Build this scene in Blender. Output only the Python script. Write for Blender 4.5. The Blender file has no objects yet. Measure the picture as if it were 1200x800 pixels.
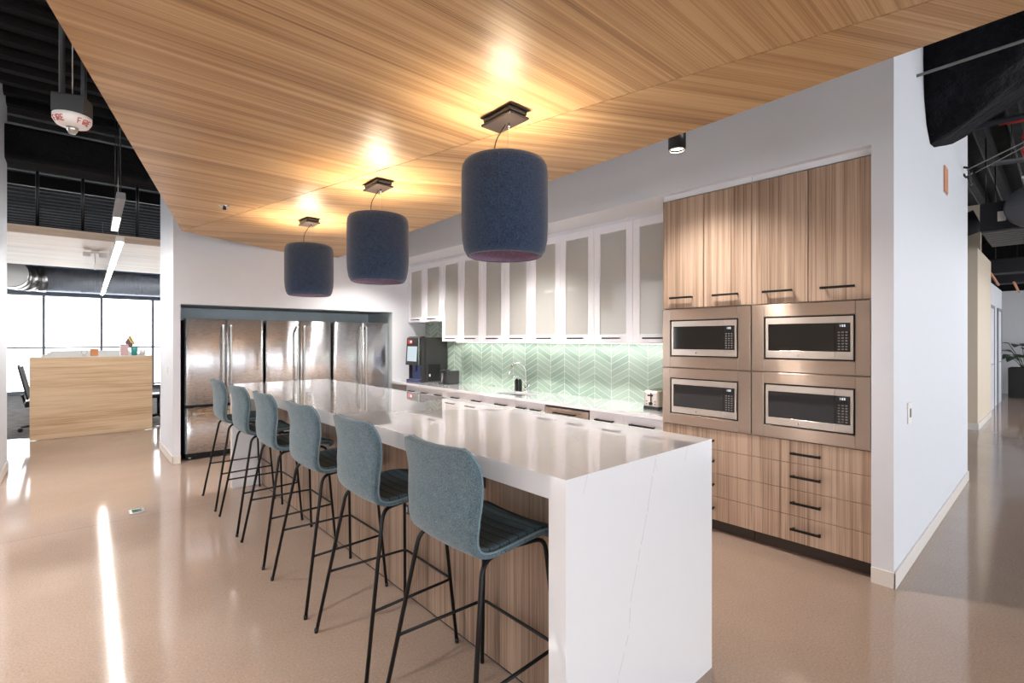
import bpy, bmesh, math, random
from mathutils import Vector, Matrix
random.seed(7)
S = bpy.context.scene
COL = S.collection
PI = math.pi
# ------------------------------------------------------------------ camera
F_PX = 576.0
YAW = math.atan2(514, 576)
cam_d = bpy.data.cameras.new('camera')
cam_d.sensor_width = 36.0
cam_d.lens = 36.0 * F_PX / 1200.0
cam_d.shift_y = -2.7 / 1200.0
cam_d.clip_end = 300
cam_d.clip_start = 0.05
cam = bpy.data.objects.new('camera', cam_d)
COL.objects.link(cam)
cam.location = (0, 0, 1.53)
cam.rotation_euler = (PI / 2, 0, -YAW)
S.camera = cam

# ------------------------------------------------------------------ colour helpers
def lin(c):
    return tuple((v / 12.92 if v <= .04045 else ((v + .055) / 1.055) ** 2.4) for v in c)
def rgb(r, g, b):
    return lin((r / 255., g / 255., b / 255.)) + (1.0,)

# ------------------------------------------------------------------ node helpers
class NT:
    def __init__(self, name):
        self.m = bpy.data.materials.new(name)
        self.m.use_nodes = True
        self.t = self.m.node_tree
        self.t.nodes.clear()
        self.out = self.t.nodes.new('ShaderNodeOutputMaterial')
    def n(self, typ, **kw):
        nd = self.t.nodes.new(typ)
        for k, v in kw.items():
            setattr(nd, k, v)
        return nd
    def l(self, a, b):
        self.t.links.new(a, b)
    def set(self, sock, v):
        if hasattr(v, 'is_output') or isinstance(v, bpy.types.NodeSocket):
            self.l(v, sock)
        else:
            sock.default_value = v
    def math(self, op, a, b=None, c=None):
        nd = self.n('ShaderNodeMath', operation=op)
        for i, v in enumerate((a, b, c)):
            if v is not None:
                self.set(nd.inputs[i], v)
        return nd.outputs[0]
    def mix(self, f, a, b, mode='MIX'):
        nd = self.n('ShaderNodeMix', data_type='RGBA', blend_type=mode)
        self.set(nd.inputs[0], f); self.set(nd.inputs[6], a); self.set(nd.inputs[7], b)
        return nd.outputs[2]
    def pos(self):
        return self.n('ShaderNodeNewGeometry').outputs['Position']
    def obj(self):
        return self.n('ShaderNodeTexCoord').outputs['Object']
    def mapping(self, v, rot=(0, 0, 0), scale=(1, 1, 1), loc=(0, 0, 0)):
        nd = self.n('ShaderNodeMapping')
        self.l(v, nd.inputs['Vector'])
        nd.inputs['Rotation'].default_value = rot
        nd.inputs['Scale'].default_value = scale
        nd.inputs['Location'].default_value = loc
        return nd.outputs[0]
    def noise(self, v, scale, detail=3, rough=.5, out='Fac'):
        nd = self.n('ShaderNodeTexNoise')
        if v is not None: self.l(v, nd.inputs['Vector'])
        nd.inputs['Scale'].default_value = scale
        nd.inputs['Detail'].default_value = detail
        nd.inputs['Roughness'].default_value = rough
        return nd.outputs[out]
    def ramp(self, f, stops):
        nd = self.n('ShaderNodeValToRGB')
        self.l(f, nd.inputs[0])
        e = nd.color_ramp.elements
        while len(e) < len(stops): e.new(.5)
        for el, (p, c) in zip(e, stops):
            el.position = p; el.color = c
        return nd.outputs[0]
    def bump(self, h, strength=.2, dist=.01):
        nd = self.n('ShaderNodeBump')
        self.l(h, nd.inputs['Height'])
        nd.inputs['Strength'].default_value = strength
        nd.inputs['Distance'].default_value = dist
        return nd.outputs[0]
    def bsdf(self, color, rough=.5, metal=0., normal=None, spec=.5, **kw):
        b = self.n('ShaderNodeBsdfPrincipled')
        self.set(b.inputs['Base Color'], color)
        self.set(b.inputs['Roughness'], rough)
        self.set(b.inputs['Metallic'], metal)
        b.inputs['Specular IOR Level'].default_value = spec
        if normal is not None: self.l(normal, b.inputs['Normal'])
        for k, v in kw.items():
            self.set(b.inputs[k], v)
        self.l(b.outputs[0], self.out.inputs[0])
        return b

M = {}
BRUSHED = ('steel_fridge', 'steel_trim', 'steel_micro')
def plain(name, color, rough=.5, metal=0., spec=.5, var=.04, **kw):
    t = NT(name)
    f = t.noise(t.obj(), 9.0, 3)
    d = tuple(max(0, c * (1 - 2 * var)) for c in color[:3]) + (1,)
    c = t.mix(f, d, color)
    t.bsdf(c, rough, metal, spec=spec, **kw)
    M[name] = t.m
    return t.m

def wood(name, light, mid, dark, rot=(0, 0, 0), along=.5, across=22., rough=.45, plank=None):
    """grain runs along the local X of the rotated position"""
    t = NT(name)
    p = t.mapping(t.pos(), rot=rot)
    a = t.mapping(p, scale=(along, across, across))
    warp = t.noise(t.mapping(p, scale=(.6, 3, 3)), 1.2, 2)
    n1 = t.noise(a, 1.0, 5, .62)
    n2 = t.noise(t.mapping(p, scale=(along * 4, across * 6, across * 6)), 1.0, 3, .6)
    n3 = t.noise(t.mapping(p, scale=(along * .4, across * .17, across * .17)), 1.0, 3, .5)
    s = t.math('ADD', t.math('MULTIPLY', n1, .46), t.math('MULTIPLY', n2, .36))
    s = t.math('ADD', s, t.math('MULTIPLY', n3, .25))
    s = t.math('ADD', s, t.math('MULTIPLY', t.math('SUBTRACT', warp, .5), .2))
    c = t.ramp(s, [(.395, dark), (.505, mid), (.61, light)])
    t.bsdf(c, rough, normal=t.bump(n2, .06, .004), spec=.35)
    M[name] = t.m
    return t.m

def brushed(name, color, rough=.25, aniso=.7, rotn=.25, streak=.08, axis='Z', vec=(1, 1, 60)):
    t = NT(name)
    n = t.noise(t.mapping(t.obj(), scale=vec), 6.0, 3)
    d = tuple(c * .95 for c in color[:3]) + (1,)
    c = t.mix(n, d, color)
    r = t.math('ADD', rough - streak / 2, t.math('MULTIPLY', n, streak))
    b = t.bsdf(c, r, 1.0)
    b.inputs['Anisotropic'].default_value = aniso
    b.inputs['Anisotropic Rotation'].default_value = rotn
    tg = t.n('ShaderNodeTangent', direction_type='UV_MAP')
    t.l(tg.outputs[0], b.inputs['Tangent'])
    M[name] = t.m
    return t.m

def emis(name, color, strength):
    t = NT(name)
    e = t.n('ShaderNodeEmission')
    e.inputs[0].default_value = color
    e.inputs[1].default_value = strength
    t.l(e.outputs[0], t.out.inputs[0])
    M[name] = t.m
    return t.m

# ---- walls / ceiling paint
plain('wall_paint', rgb(224, 227, 234), .55, var=.01)
plain('wall_beige', rgb(222, 208, 188), .6, var=.02)
plain('niche_paint', rgb(200, 212, 218), .6, var=.02)
plain('base_white', rgb(228, 222, 216), .4, var=.01)
plain('white_lacquer', rgb(238, 239, 246), .3, var=.01)
plain('white_plastic', rgb(235, 232, 230), .35, var=.01)
plain('black_metal', rgb(16, 16, 18), .42, metal=.0, spec=.3, var=.1)
plain('black_satin', rgb(16, 17, 19), .3, var=.1)
plain('black_void', rgb(9, 9, 10), .6, var=.1)
plain('kick_dark', rgb(62, 50, 44), .5, var=.1)
plain('dark_grey', rgb(52, 54, 58), .45, var=.1)
plain('charcoal', rgb(58, 57, 58), .35, var=.1)
plain('chrome', rgb(225, 225, 225), .08, metal=1.0, var=.02)
plain('steel_plain', rgb(196, 194, 192), .3, metal=1.0, var=.05)
plain('canopy_bronze', rgb(58, 48, 44), .4, metal=.6, var=.1)
plain('orange_card', rgb(226, 150, 96), .6)
plain('teal_glaze', rgb(62, 160, 150), .4)
plain('yellow_card', rgb(232, 196, 92), .6)
plain('pink_card', rgb(228, 190, 190), .6)
plain('plum_card', rgb(120, 86, 92), .6)
plain('red_paint', rgb(190, 44, 44), .5)
plain('leaf_green', rgb(46, 84, 44), .45, var=.2)
plain('pot_black', rgb(28, 28, 30), .5)
plain('soil', rgb(50, 38, 28), .9)
plain('duct_dark', rgb(30, 33, 42), .7, var=.2)
plain('duct_grey', rgb(96, 98, 104), .5, var=.1)
plain('cable_grey', rgb(120, 118, 116), .5)
plain('mullion', rgb(128, 132, 138), .4, metal=.3)
plain('head_blue', rgb(120, 134, 156), .6)
plain('mesh_grey', rgb(120, 122, 126), .6)
plain('screen_white', rgb(236, 236, 236), .5)
plain('amber_sign', rgb(214, 150, 118), .5)
plain('blue_plastic', rgb(60, 66, 110), .25)
plain('mw_key', rgb(120, 116, 114), .4)

wood('wood_ceiling_left', rgb(206, 172, 128), rgb(180, 143, 99), rgb(128, 94, 60), rot=(0, 0, 0), along=.16, across=26, rough=.42)
wood('wood_ceiling_right', rgb(206, 172, 128), rgb(180, 143, 99), rgb(128, 94, 60), rot=(0, 0, math.radians(27)), along=.16, across=26, rough=.42)
wood('wood_cabinet', rgb(196, 172, 152), rgb(164, 138, 118), rgb(106, 84, 70), rot=(0, PI / 2, 0), along=.4, across=52)
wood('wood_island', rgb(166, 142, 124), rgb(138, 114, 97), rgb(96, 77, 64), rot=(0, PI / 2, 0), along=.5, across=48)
wood('wood_desk', rgb(232, 204, 170), rgb(218, 184, 146), rgb(190, 150, 112), rot=(0, 0, 0), along=.5, across=16)
wood('wood_cloud_pale', rgb(226, 208, 188), rgb(214, 194, 172), rgb(192, 170, 148), rot=(0, 0, 0), along=.4, across=14)

brushed('steel_fridge', rgb(234, 237, 243), .27, 1.0, .25, .08, 'Z', (2, 2, 260))
brushed('steel_trim', rgb(182, 164, 150), .30, 1.0, .25, .06, 'Z', (2, 2, 260))
brushed('steel_micro', rgb(208, 198, 190), .32, .9, .25, .06, 'Z', (2, 2, 260))

# polished concrete
t = NT('concrete')
p = t.pos()
n1 = t.noise(p, .9, 5, .6); n2 = t.noise(p, 95, 3, .75); n3 = t.noise(p, 6, 4, .6)
c = t.ramp(n1, [(.3, rgb(160, 139, 124)), (.7, rgb(174, 153, 138))])
c = t.mix(t.math('MULTIPLY', t.math('GREATER_THAN', n2, .56), .28), c, rgb(124, 102, 91))
c = t.mix(t.math('MULTIPLY', t.math('LESS_THAN', n2, .42), .3), c, rgb(200, 181, 169))
c = t.mix(t.math('MULTIPLY', n3, .25), c, rgb(182, 161, 149))
sep = t.n('ShaderNodeSeparateXYZ'); t.l(p, sep.inputs[0])
def joint(sock, at, w=.004):
    d = t.math('ABSOLUTE', t.math('SUBTRACT', sock, at))
    return t.math('LESS_THAN', d, w)
j = t.math('MAXIMUM', joint(sep.outputs[1], 5.3), joint(sep.outputs[0], -2.4))
j = t.math('MAXIMUM', j, joint(sep.outputs[1], -.6))
c = t.mix(t.math('MULTIPLY', j, .45), c, rgb(120, 98, 84))
rr = t.math('ADD', .055, t.math('MULTIPLY', n3, .06))
t.bsdf(c, rr, normal=t.bump(n3, .015, .01), spec=.6)
M['concrete'] = t.m

# quartz with thin veins
t = NT('quartz')
p = t.pos()
wv = t.noise(t.mapping(p, rot=(.3, .5, .4), scale=(.9, .9, .45)), .55, 3, .5)
v = t.math('ABSOLUTE', t.math('SUBTRACT', wv, .52))
vein = t.math('LESS_THAN', v, .0011)
brk = t.noise(p, 9, 3)
sp3 = t.n('ShaderNodeSeparateXYZ'); t.l(p, sp3.inputs[0])
xl = t.math('ADD', 1.575, t.math('MULTIPLY', t.math('SUBTRACT', sp3.outputs[2], 0.5), .33))
xl = t.math('ADD', xl, t.math('MULTIPLY', t.math('SUBTRACT', t.noise(p, 3, 3), .5), .10))
xl = t.math('ADD', xl, t.math('MULTIPLY', t.math('SUBTRACT', sp3.outputs[1], 1.09), .35))
v2 = t.math('LESS_THAN', t.math('ABSOLUTE', t.math('SUBTRACT', sp3.outputs[0], xl)), .0022)
v2 = t.math('MULTIPLY', v2, t.math('GREATER_THAN', t.noise(p, 34, 2), .45))
vein = t.math('MULTIPLY', vein, t.math('MULTIPLY', brk, .7))
vein = t.math('MULTIPLY', vein, t.math('GREATER_THAN', sp3.outputs[2], 1.0))
vein = t.math('MAXIMUM', vein, v2)
c = t.mix(t.math('MULTIPLY', vein, .5), rgb(239, 241, 246), rgb(196, 190, 186))
t.bsdf(c, .02, spec=.5, IOR=1.7, **{'Coat Weight': 1.0, 'Coat IOR': 1.6, 'Coat Roughness': .0})
M['quartz'] = t.m

# chevron tile
t = NT('chevron_tile')
p = t.pos()
sep = t.n('ShaderNodeSeparateXYZ'); t.l(p, sep.inputs[0])
yy = t.math('SUBTRACT', sep.outputs[1], 3.128)
tri = t.math('PINGPONG', yy, .2338)
zz = t.math('ADD', sep.outputs[2], t.math('MULTIPLY', tri, .5))
rowf = t.math('DIVIDE', zz, .076)
row = t.math('FLOOR', rowf)
fr = t.math('SUBTRACT', rowf, row)
g1 = t.math('LESS_THAN', t.math('PINGPONG', fr, .5), .038)
colf = t.math('DIVIDE', yy, .2338)
colm = t.math('FLOOR', colf)
fc = t.math('SUBTRACT', colf, colm)
g2 = t.math('LESS_THAN', t.math('PINGPONG', fc, .5), .013)
g = t.math('MAXIMUM', g1, g2)
cmb = t.n('ShaderNodeCombineXYZ'); t.l(row, cmb.inputs[0]); t.l(colm, cmb.inputs[1])
wn = t.n('ShaderNodeTexWhiteNoise', noise_dimensions='2D'); t.l(cmb.outputs[0], wn.inputs['Vector'])
tc = t.ramp(wn.outputs['Value'], [(0, rgb(128, 154, 140)), (.5, rgb(146, 169, 154)), (1, rgb(162, 183, 169))])
cl = t.noise(p, 18, 3)
tc = t.mix(t.math('MULTIPLY', cl, .3), tc, rgb(184, 198, 188))
c = t.mix(g, tc, rgb(216, 220, 212))
inv = t.math('SUBTRACT', 1.0, g)
r = t.math('ADD', .16, t.math('MULTIPLY', g, .5))
h = t.math('ADD', inv, t.math('MULTIPLY', cl, .25))
t.bsdf(c, r, normal=t.bump(h, .25, .003))
M['chevron_tile'] = t.m

# felt / tweed
def fabric(name, a, b, scale=420, bump=.3, rough=.9):
    t = NT(name)
    o = t.obj()
    n = t.noise(o, scale, 2, .7)
    n0 = t.noise(o, 30, 3)
    f = t.math('ADD', t.math('MULTIPLY', n, .85), t.math('MULTIPLY', n0, .15))
    c = t.ramp(f, [(.35, a), (.65, b)])
    t.bsdf(c, rough, normal=t.bump(n, bump, .002), spec=.2, **{'Sheen Weight': .25})
    M[name] = t.m
fabric('felt_navy', rgb(30, 42, 62), rgb(54, 72, 98), 150)
fabric('felt_lining', rgb(118, 98, 122), rgb(160, 140, 164), 260)
fabric('tweed_blue', rgb(60, 78, 88), rgb(112, 131, 140), 240)
fabric('piping_blue', rgb(92, 118, 130), rgb(130, 154, 164), 330)
# darker pad with seams across its width (local X = depth)
t = NT('pad_fabric')
o = t.obj()
sep = t.n('ShaderNodeSeparateXYZ'); t.l(o, sep.inputs[0])
n = t.noise(o, 330, 2, .7)
c = t.ramp(n, [(.35, rgb(58, 72, 80)), (.65, rgb(92, 110, 118))])
fr = t.math('PINGPONG', sep.outputs[0], .0225)
seam = t.math('LESS_THAN', fr, .0028)
top = t.math('MULTIPLY', seam, t.math('LESS_THAN', sep.outputs[2], .80))
c = t.mix(t.math('MULTIPLY', top, .75), c, rgb(34, 40, 44))
hgt = t.math('SUBTRACT', t.math('MULTIPLY', fr, 30), t.math('MULTIPLY', n, .1))
t.bsdf(c, .85, normal=t.bump(hgt, .5, .006), spec=.25)
M['pad_fabric'] = t.m

# frosted glass: cloudy pane one can half see through
t = NT('frosted_glass')
g = t.n('ShaderNodeBsdfPrincipled')
g.inputs['Base Color'].default_value = rgb(228, 228, 224)
g.inputs['Roughness'].default_value = .28
g.inputs['Transmission Weight'].default_value = .4
g.inputs['IOR'].default_value = 1.2
g.inputs['Specular IOR Level'].default_value = .5
g.inputs['Coat Weight'].default_value = .5
g.inputs['Coat Roughness'].default_value = .05
t.l(g.outputs[0], t.out.inputs[0])
M['frosted_glass'] = t.m
# clear window glass
t = NT('window_glass')
tr = t.n('ShaderNodeBsdfTransparent'); gl = t.n('ShaderNodeBsdfGlossy'); gl.inputs['Roughness'].default_value = .02
fr_ = t.n('ShaderNodeFresnel'); fr_.inputs[0].default_value = 1.45
mx = t.n('ShaderNodeMixShader')
t.l(fr_.outputs[0], mx.inputs[0]); t.l(tr.outputs[0], mx.inputs[1]); t.l(gl.outputs[0], mx.inputs[2])
t.l(mx.outputs[0], t.out.inputs[0])
M['window_glass'] = t.m
# dark microwave glass
plain('mw_glass', rgb(22, 20, 20), .05, spec=.8, var=.05)
plain('mw_panel', rgb(34, 31, 32), .12, spec=.6, var=.1)
# carpet
t = NT('carpet')
p = t.pos()
n = t.noise(t.mapping(p, scale=(1, 5, 1)), 5, 4, .7)
c = t.ramp(n, [(.35, rgb(92, 92, 96)), (.6, rgb(158, 154, 152)), (.75, rgb(186, 180, 176))])
t.bsdf(c, .95, normal=t.bump(n, .3, .01), spec=.1)
M['carpet'] = t.m
# black deck paint with rough spray texture
for nm, ca, cb, rg, bs in (('deck_black', rgb(7, 8, 10), rgb(16, 17, 21), .6, .4), ('deck_sprayed', rgb(10, 12, 16), rgb(40, 43, 50), .3, 1.0)):
    t = NT(nm)
    p = t.pos()
    n = t.noise(t.mapping(p, scale=(1.4, 6, 2)), 3.2, 6, .75)
    c = t.ramp(n, [(.35, ca), (.7, cb)])
    t.bsdf(c, rg, normal=t.bump(n, bs, .12), spec=.15 if nm == 'deck_black' else .7)
    M[nm] = t.m
t = NT('duct_wrap')
o = t.obj()
n = t.noise(o, 9, 5, .65)
c = t.ramp(n, [(.35, rgb(8, 9, 12)), (.75, rgb(26, 28, 35))])
t.bsdf(c, .7, normal=t.bump(n, 1.0, .12), spec=.12)
M['duct_wrap'] = t.m
t = NT('duct_silver')
o = t.obj()
w = t.n('ShaderNodeTexWave', wave_type='BANDS', bands_direction='X')
t.l(o, w.inputs['Vector']); w.inputs['Scale'].default_value = 6
t.bsdf(rgb(206, 214, 228), .45, .35, normal=t.bump(w.outputs['Fac'], .35, .01))
M['duct_silver'] = t.m

emis('led_white', (1, .97, .92, 1), 34)
emis('led_lamp', (.95, .97, 1, 1), 15)  # diffuser glow of the added out-of-view lamps
emis('led_lamp_low', (.95, .97, 1, 1), 7)
emis('led_soft', (1, .97, .92, 1), 2.2)
emis('bulb_warm', (1, .80, .55, 1), 30)
emis('lens_warm', (1, .86, .68, 1), 14)
emis('strip_cool', (1, .98, .92, 1), 2.5)
emis('screen_glow', (.75, .86, .92, 1), .45)
emis('display_glow', (.85, .9, .95, 1), .9)
emis('nozzle_glow', (.25, .3, .6, 1), .12)

# ------------------------------------------------------------------ mesh helpers
def bx(bm, x0, x1, y0, y1, z0, z1, bev=0., seg=2):
    if x1 < x0: x0, x1 = x1, x0
    if y1 < y0: y0, y1 = y1, y0
    r = bmesh.ops.create_cube(bm, size=1.0, matrix=Matrix.Translation(((x0 + x1) / 2, (y0 + y1) / 2, (z0 + z1) / 2)) @ Matrix.Diagonal((x1 - x0, y1 - y0, z1 - z0, 1)))
    if bev > 0:
        es = list({e for v in r['verts'] for e in v.link_edges})
        bmesh.ops.bevel(bm, geom=es, offset=min(bev, .49 * min(x1 - x0, y1 - y0, z1 - z0)), segments=seg, profile=.5, affect='EDGES')
    return bm
def tube(bm, pts, r, n=10, closed=False, caps=True):
    P = [Vector(p) for p in pts]
    rings = []
    N = len(P)
    for i, p in enumerate(P):
        if closed: d = P[(i + 1) % N] - P[i - 1]
        elif i == 0: d = P[1] - P[0]
        elif i == N - 1: d = P[-1] - P[-2]
        else: d = (P[i + 1] - p).normalized() + (p - P[i - 1]).normalized()
        d.normalize()
        up = Vector((0, 0, 1)) if abs(d.z) < .9 else Vector((0, 1, 0))
        if rings and not closed or rings:
            a = (prev_a - d * prev_a.dot(d))
            if a.length < 1e-4: a = d.cross(up)
            a.normalize()
        else:
            a = d.cross(up).normalized()
        b = d.cross(a).normalized()
        prev_a = a
        rad = r[i] if isinstance(r, (list, tuple)) else r
        rings.append([bm.verts.new(p + (a * math.cos(2 * PI * k / n) + b * math.sin(2 * PI * k / n)) * rad) for k in range(n)])
    for i in range(N if closed else N - 1):
        A, B = rings[i], rings[(i + 1) % N]
        for k in range(n):
            f = bm.faces.new((A[k], A[(k + 1) % n], B[(k + 1) % n], B[k])); f.smooth = True
    if caps and not closed:
        bm.faces.new(rings[0]); bm.faces.new(rings[-1])
    return bm
def smooth_path(pts, r=.03, n=5):
    """round the inner corners of a polyline"""
    P = [Vector(p) for p in pts]
    out = [P[0]]
    for i in range(1, len(P) - 1):
        a, b, c = P[i - 1], P[i], P[i + 1]
        d1 = min(r, (a - b).length * .49); d2 = min(r, (c - b).length * .49)
        s = b + (a - b).normalized() * d1; e = b + (c - b).normalized() * d2
        for k in range(n + 1):
            u = k / n
            out.append(s * (1 - u) ** 2 + b * 2 * u * (1 - u) + e * u ** 2)
    out.append(P[-1])
    return out
def lathe(bm, prof, center=(0, 0, 0), n=40, axis='Z', smooth=True, closed=False):
    c = Vector(center)
    rings = []
    for (r, z) in prof:
        ring = []
        for k in range(n):
            a = 2 * PI * k / n
            x, y = r * math.cos(a), r * math.sin(a)
            v = Vector((x, y, z)) if axis == 'Z' else (Vector((z, x, y)) if axis == 'X' else Vector((x, z, y)))
            ring.append(bm.verts.new(c + v))
        rings.append(ring)
    m = len(rings)
    for i in range(m if closed else m - 1):
        A, B = rings[i], rings[(i + 1) % m]
        for k in range(n):
            f = bm.faces.new((A[k], A[(k + 1) % n], B[(k + 1) % n], B[k])); f.smooth = smooth
    if not closed:
        if prof[0][0] > 1e-6: bm.faces.new(rings[0])
        if prof[-1][0] > 1e-6: bm.faces.new(rings[-1])
    return bm
def prism(bm, pts, z0, z1):
    a = [bm.verts.new((x, y, z0)) for x, y in pts]
    b = [bm.verts.new((x, y, z1)) for x, y in pts]
    n = len(pts)
    bm.faces.new(a[::-1]); bm.faces.new(b)
    for i in range(n):
        bm.faces.new((a[i], a[(i + 1) % n], b[(i + 1) % n], b[i]))
    return bm
def grid(bm, f, nu, nv):
    V = [[bm.verts.new(f(i / nu, j / nv)) for j in range(nv + 1)] for i in range(nu + 1)]
    for i in range(nu):
        for j in range(nv):
            q = bm.faces.new((V[i][j], V[i + 1][j], V[i + 1][j + 1], V[i][j + 1])); q.smooth = True
    return V
def B(): return bmesh.new()
def box(*a, **k): return bx(B(), *a, **k)

def obj(name, bm, mat, parent=None, smooth_angle=None, label=None):
    bmesh.ops.remove_doubles(bm, verts=bm.verts, dist=1e-6)
    bmesh.ops.recalc_face_normals(bm, faces=bm.faces)
    me = bpy.data.meshes.new(name)
    if isinstance(mat, str) and mat in BRUSHED:
        uv = bm.loops.layers.uv.new('UVMap')
        for f in bm.faces:
            nx, ny, nz = (abs(c) for c in f.normal)
            for lp in f.loops:
                x, y, z = lp.vert.co
                lp[uv].uv = (x, z) if ny >= max(nx, nz) else ((y, z) if nx >= nz else (x, y))
    bm.to_mesh(me); bm.free()
    me.materials.append(M[mat] if isinstance(mat, str) else mat)
    o = bpy.data.objects.new(name, me)
    COL.objects.link(o)
    if parent is not None: o.parent = parent
    if label: o['label'] = label
    return o
def thing(name, label, cat, loc=(0, 0, 0), rotz=0., group=None):
    o = bpy.data.objects.new(name, None)
    COL.objects.link(o)
    o.empty_display_size = .05
    o.location = loc; o.rotation_euler = (0, 0, rotz)
    o['label'] = label; o['category'] = cat
    if group: o['group'] = group
    return o
def tag(o, label, cat, group=None, kind=None):
    o['label'] = label; o['category'] = cat
    if group: o['group'] = group
    if kind: o['kind'] = kind
    return o
def struct(name, bm, mat, label=None, cat=None):
    o = obj(name, bm, mat)
    o['kind'] = 'structure'
    if label: o['label'] = label
    if cat: o['category'] = cat
    return o
def dup(root, loc=None, rotz=None, label=None):
    r = root.copy(); COL.objects.link(r)
    if loc is not None: r.location = loc
    if rotz is not None: r.rotation_euler = (0, 0, rotz)
    if label: r['label'] = label
    for ch in list(root.children):
        c = ch.copy(); COL.objects.link(c); c.parent = r
        for g in list(ch.children):
            d = g.copy(); COL.objects.link(d); d.parent = c
    return r
def light(name, kind, loc, energy, color=(1, 1, 1), parent=None, **kw):
    d = bpy.data.lights.new(name, kind)
    d.energy = energy; d.color = color
    for k, v in kw.items(): setattr(d, k, v)
    o = bpy.data.objects.new(name, d)
    COL.objects.link(o); o.location = loc
    if parent is not None: o.parent = parent
    return o

# ================================================================== SETTING
H_DECK = 4.35
struct('floor', box(-12, 24, -9, 10.74, -.12, 0), 'concrete', 'polished beige concrete floor running through the kitchen and corridor', 'floor')
struct('floor_carpet', box(-12, 24, 10.74, 19.0, -.12, .006), 'carpet', 'grey flecked carpet of the office beyond the kitchen', 'floor')
# corrugated deck: trapezoid ribs running along X
def deck(name, ya, yb, mat, label):
    bm = B()
    pts = []
    y = ya
    while y < yb - .05:
        pts += [(y, H_DECK), (y + .13, H_DECK), (y + .17, H_DECK - .075), (y + .27, H_DECK - .075), (y + .31, H_DECK)]
        y += .34
    pts.append((yb, H_DECK))
    lo = [(bm.verts.new((-12, a, z)), bm.verts.new((24, a, z))) for a, z in pts]
    for (a, b), (c, d) in zip(lo, lo[1:]):
        bm.faces.new((a, b, d, c))
    e0 = (bm.verts.new((-12, yb, H_DECK + .12)), bm.verts.new((24, yb, H_DECK + .12)))
    e1 = (bm.verts.new((-12, ya, H_DECK + .12)), bm.verts.new((24, ya, H_DECK + .12)))
    bm.faces.new((lo[-1][0], lo[-1][1], e0[1], e0[0])); bm.faces.new((e0[0], e0[1], e1[1], e1[0])); bm.faces.new((e1[0], e1[1], lo[0][1], lo[0][0]))
    struct(name, bm, mat, label, 'ceiling')
deck('ceiling_deck_1', -9.0, 8.34, 'deck_black', 'black painted ribbed metal deck above kitchen and corridor')
deck('ceiling_deck_2', 8.34, 19.2, 'deck_sprayed', 'sprayed rough black deck above the office')

# floating wood ceiling, two panels meeting along a slanting mitre
ZC = 2.75
FOLD_A, FOLD_B = (2.74, -1.65), (.925, 6.60)
def on_fold(y):
    u = (y - FOLD_A[1]) / (FOLD_B[1] - FOLD_A[1]); return FOLD_A[0] + u * (FOLD_B[0] - FOLD_A[0])
left = [(on_fold(-1.6), -1.6), (FOLD_B[0] - .002, FOLD_B[1]), (.915, 6.62), (-.073, 2.44), (-1.05, -1.6)]
right = [(on_fold(-1.6), -1.6), (2.555, -1.6), (2.63, .085), (2.955, 7.235), (2.14, 7.235), (.932, 6.63), (FOLD_B[0] + .003, FOLD_B[1])]
right[1] = (2.80, -1.6); left[0] = (on_fold(-1.6) - .003, -1.6); right[0] = (on_fold(-1.6) + .003, -1.6)
# the right edge keeps its slope in front of the picture
right[1] = (2.86, -1.6)
right[2] = (2.632, .085)
struct('ceiling_wood_1', prism(B(), left, ZC, ZC + .05), 'wood_ceiling_left', 'wider panel of the floating wood ceiling, grain square to the island', 'ceiling')
struct('ceiling_wood_2', prism(B(), right, ZC, ZC + .05), 'wood_ceiling_right', 'narrower panel of the floating wood ceiling along the cabinets, grain turned', 'ceiling')

# refrigerator wall with its niche
bm = B()
YF, YB = 7.24, 8.43
bx(bm, .910, .985, YF, YB, 0, H_DECK)
bx(bm, .985, 3.86, YF, YB, 1.968, H_DECK)
bx(bm, 3.86, 4.62, YF, YB, 0, H_DECK)
struct('wall_back', bm, 'wall_paint', 'white wall around the refrigerator niche', 'wall')
bm = B()
bx(bm, .985, 3.86, 8.12, YB - .01, 0, 1.968)
bx(bm, .985, .988, YF + .02, 8.12, 0, 1.965); bx(bm, 3.857, 3.86, YF + .02, 8.12, 0, 1.965); bx(bm, .985, 3.86, YF + .02, 8.12, 1.964, 1.968)
struct('wall_niche', bm, 'niche_paint', 'blue-grey lining of the refrigerator niche', 'wall')
# cabinet wall: soffit, end pier, long corridor face, back wall
bm = B()
XS = 3.755
bx(bm, XS, 4.62, .805, YF, 2.757, H_DECK)
bx(bm, XS, 7.26, .690, .805, 0, H_DECK)
bx(bm, 4.5, 4.62, .805, YF, 0, 2.757)
bx(bm, 7.14, 7.26, .805, 3.4, 0, H_DECK)
struct('wall_right', bm, 'wall_paint', 'white wall and soffit around the cabinets with its end pier', 'wall')
bm = box(4.488, 4.5, 2.31, 6.245, .857, 1.52); bx(bm, 4.488, 4.5, 6.245, YF, .857, 1.83)
struct('wall_backsplash', bm, 'chevron_tile', 'green chevron tile backsplash above the counter', 'wall')
bm = B()
bx(bm, XS - .012, XS, .678, .805, 0, .10, .003)
bx(bm, XS - .012, 7.26, .678, .690, 0, .10, .003)
struct('baseboard_right', bm, 'base_white', 'white baseboard round the end pier', 'baseboard')
bm = B()
bx(bm, .898, .910, YF - .012, YB, 0, .10, .003)
bx(bm, .898, .985, YF - .012, YF, 0, .10, .003)
struct('baseboard_back', bm, 'base_white', 'white baseboard on the refrigerator wall end', 'baseboard')
struct('wall_left', box(-1.0, -.585, 7.45, 8.30, 0, H_DECK), 'wall_paint', 'white column at the left edge', 'wall')
struct('baseboard_left', box(-.585, -.573, 7.45, 8.312, 0, .10, bev=.003), 'base_white', 'baseboard of the white column at the left edge', 'baseboard')
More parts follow.
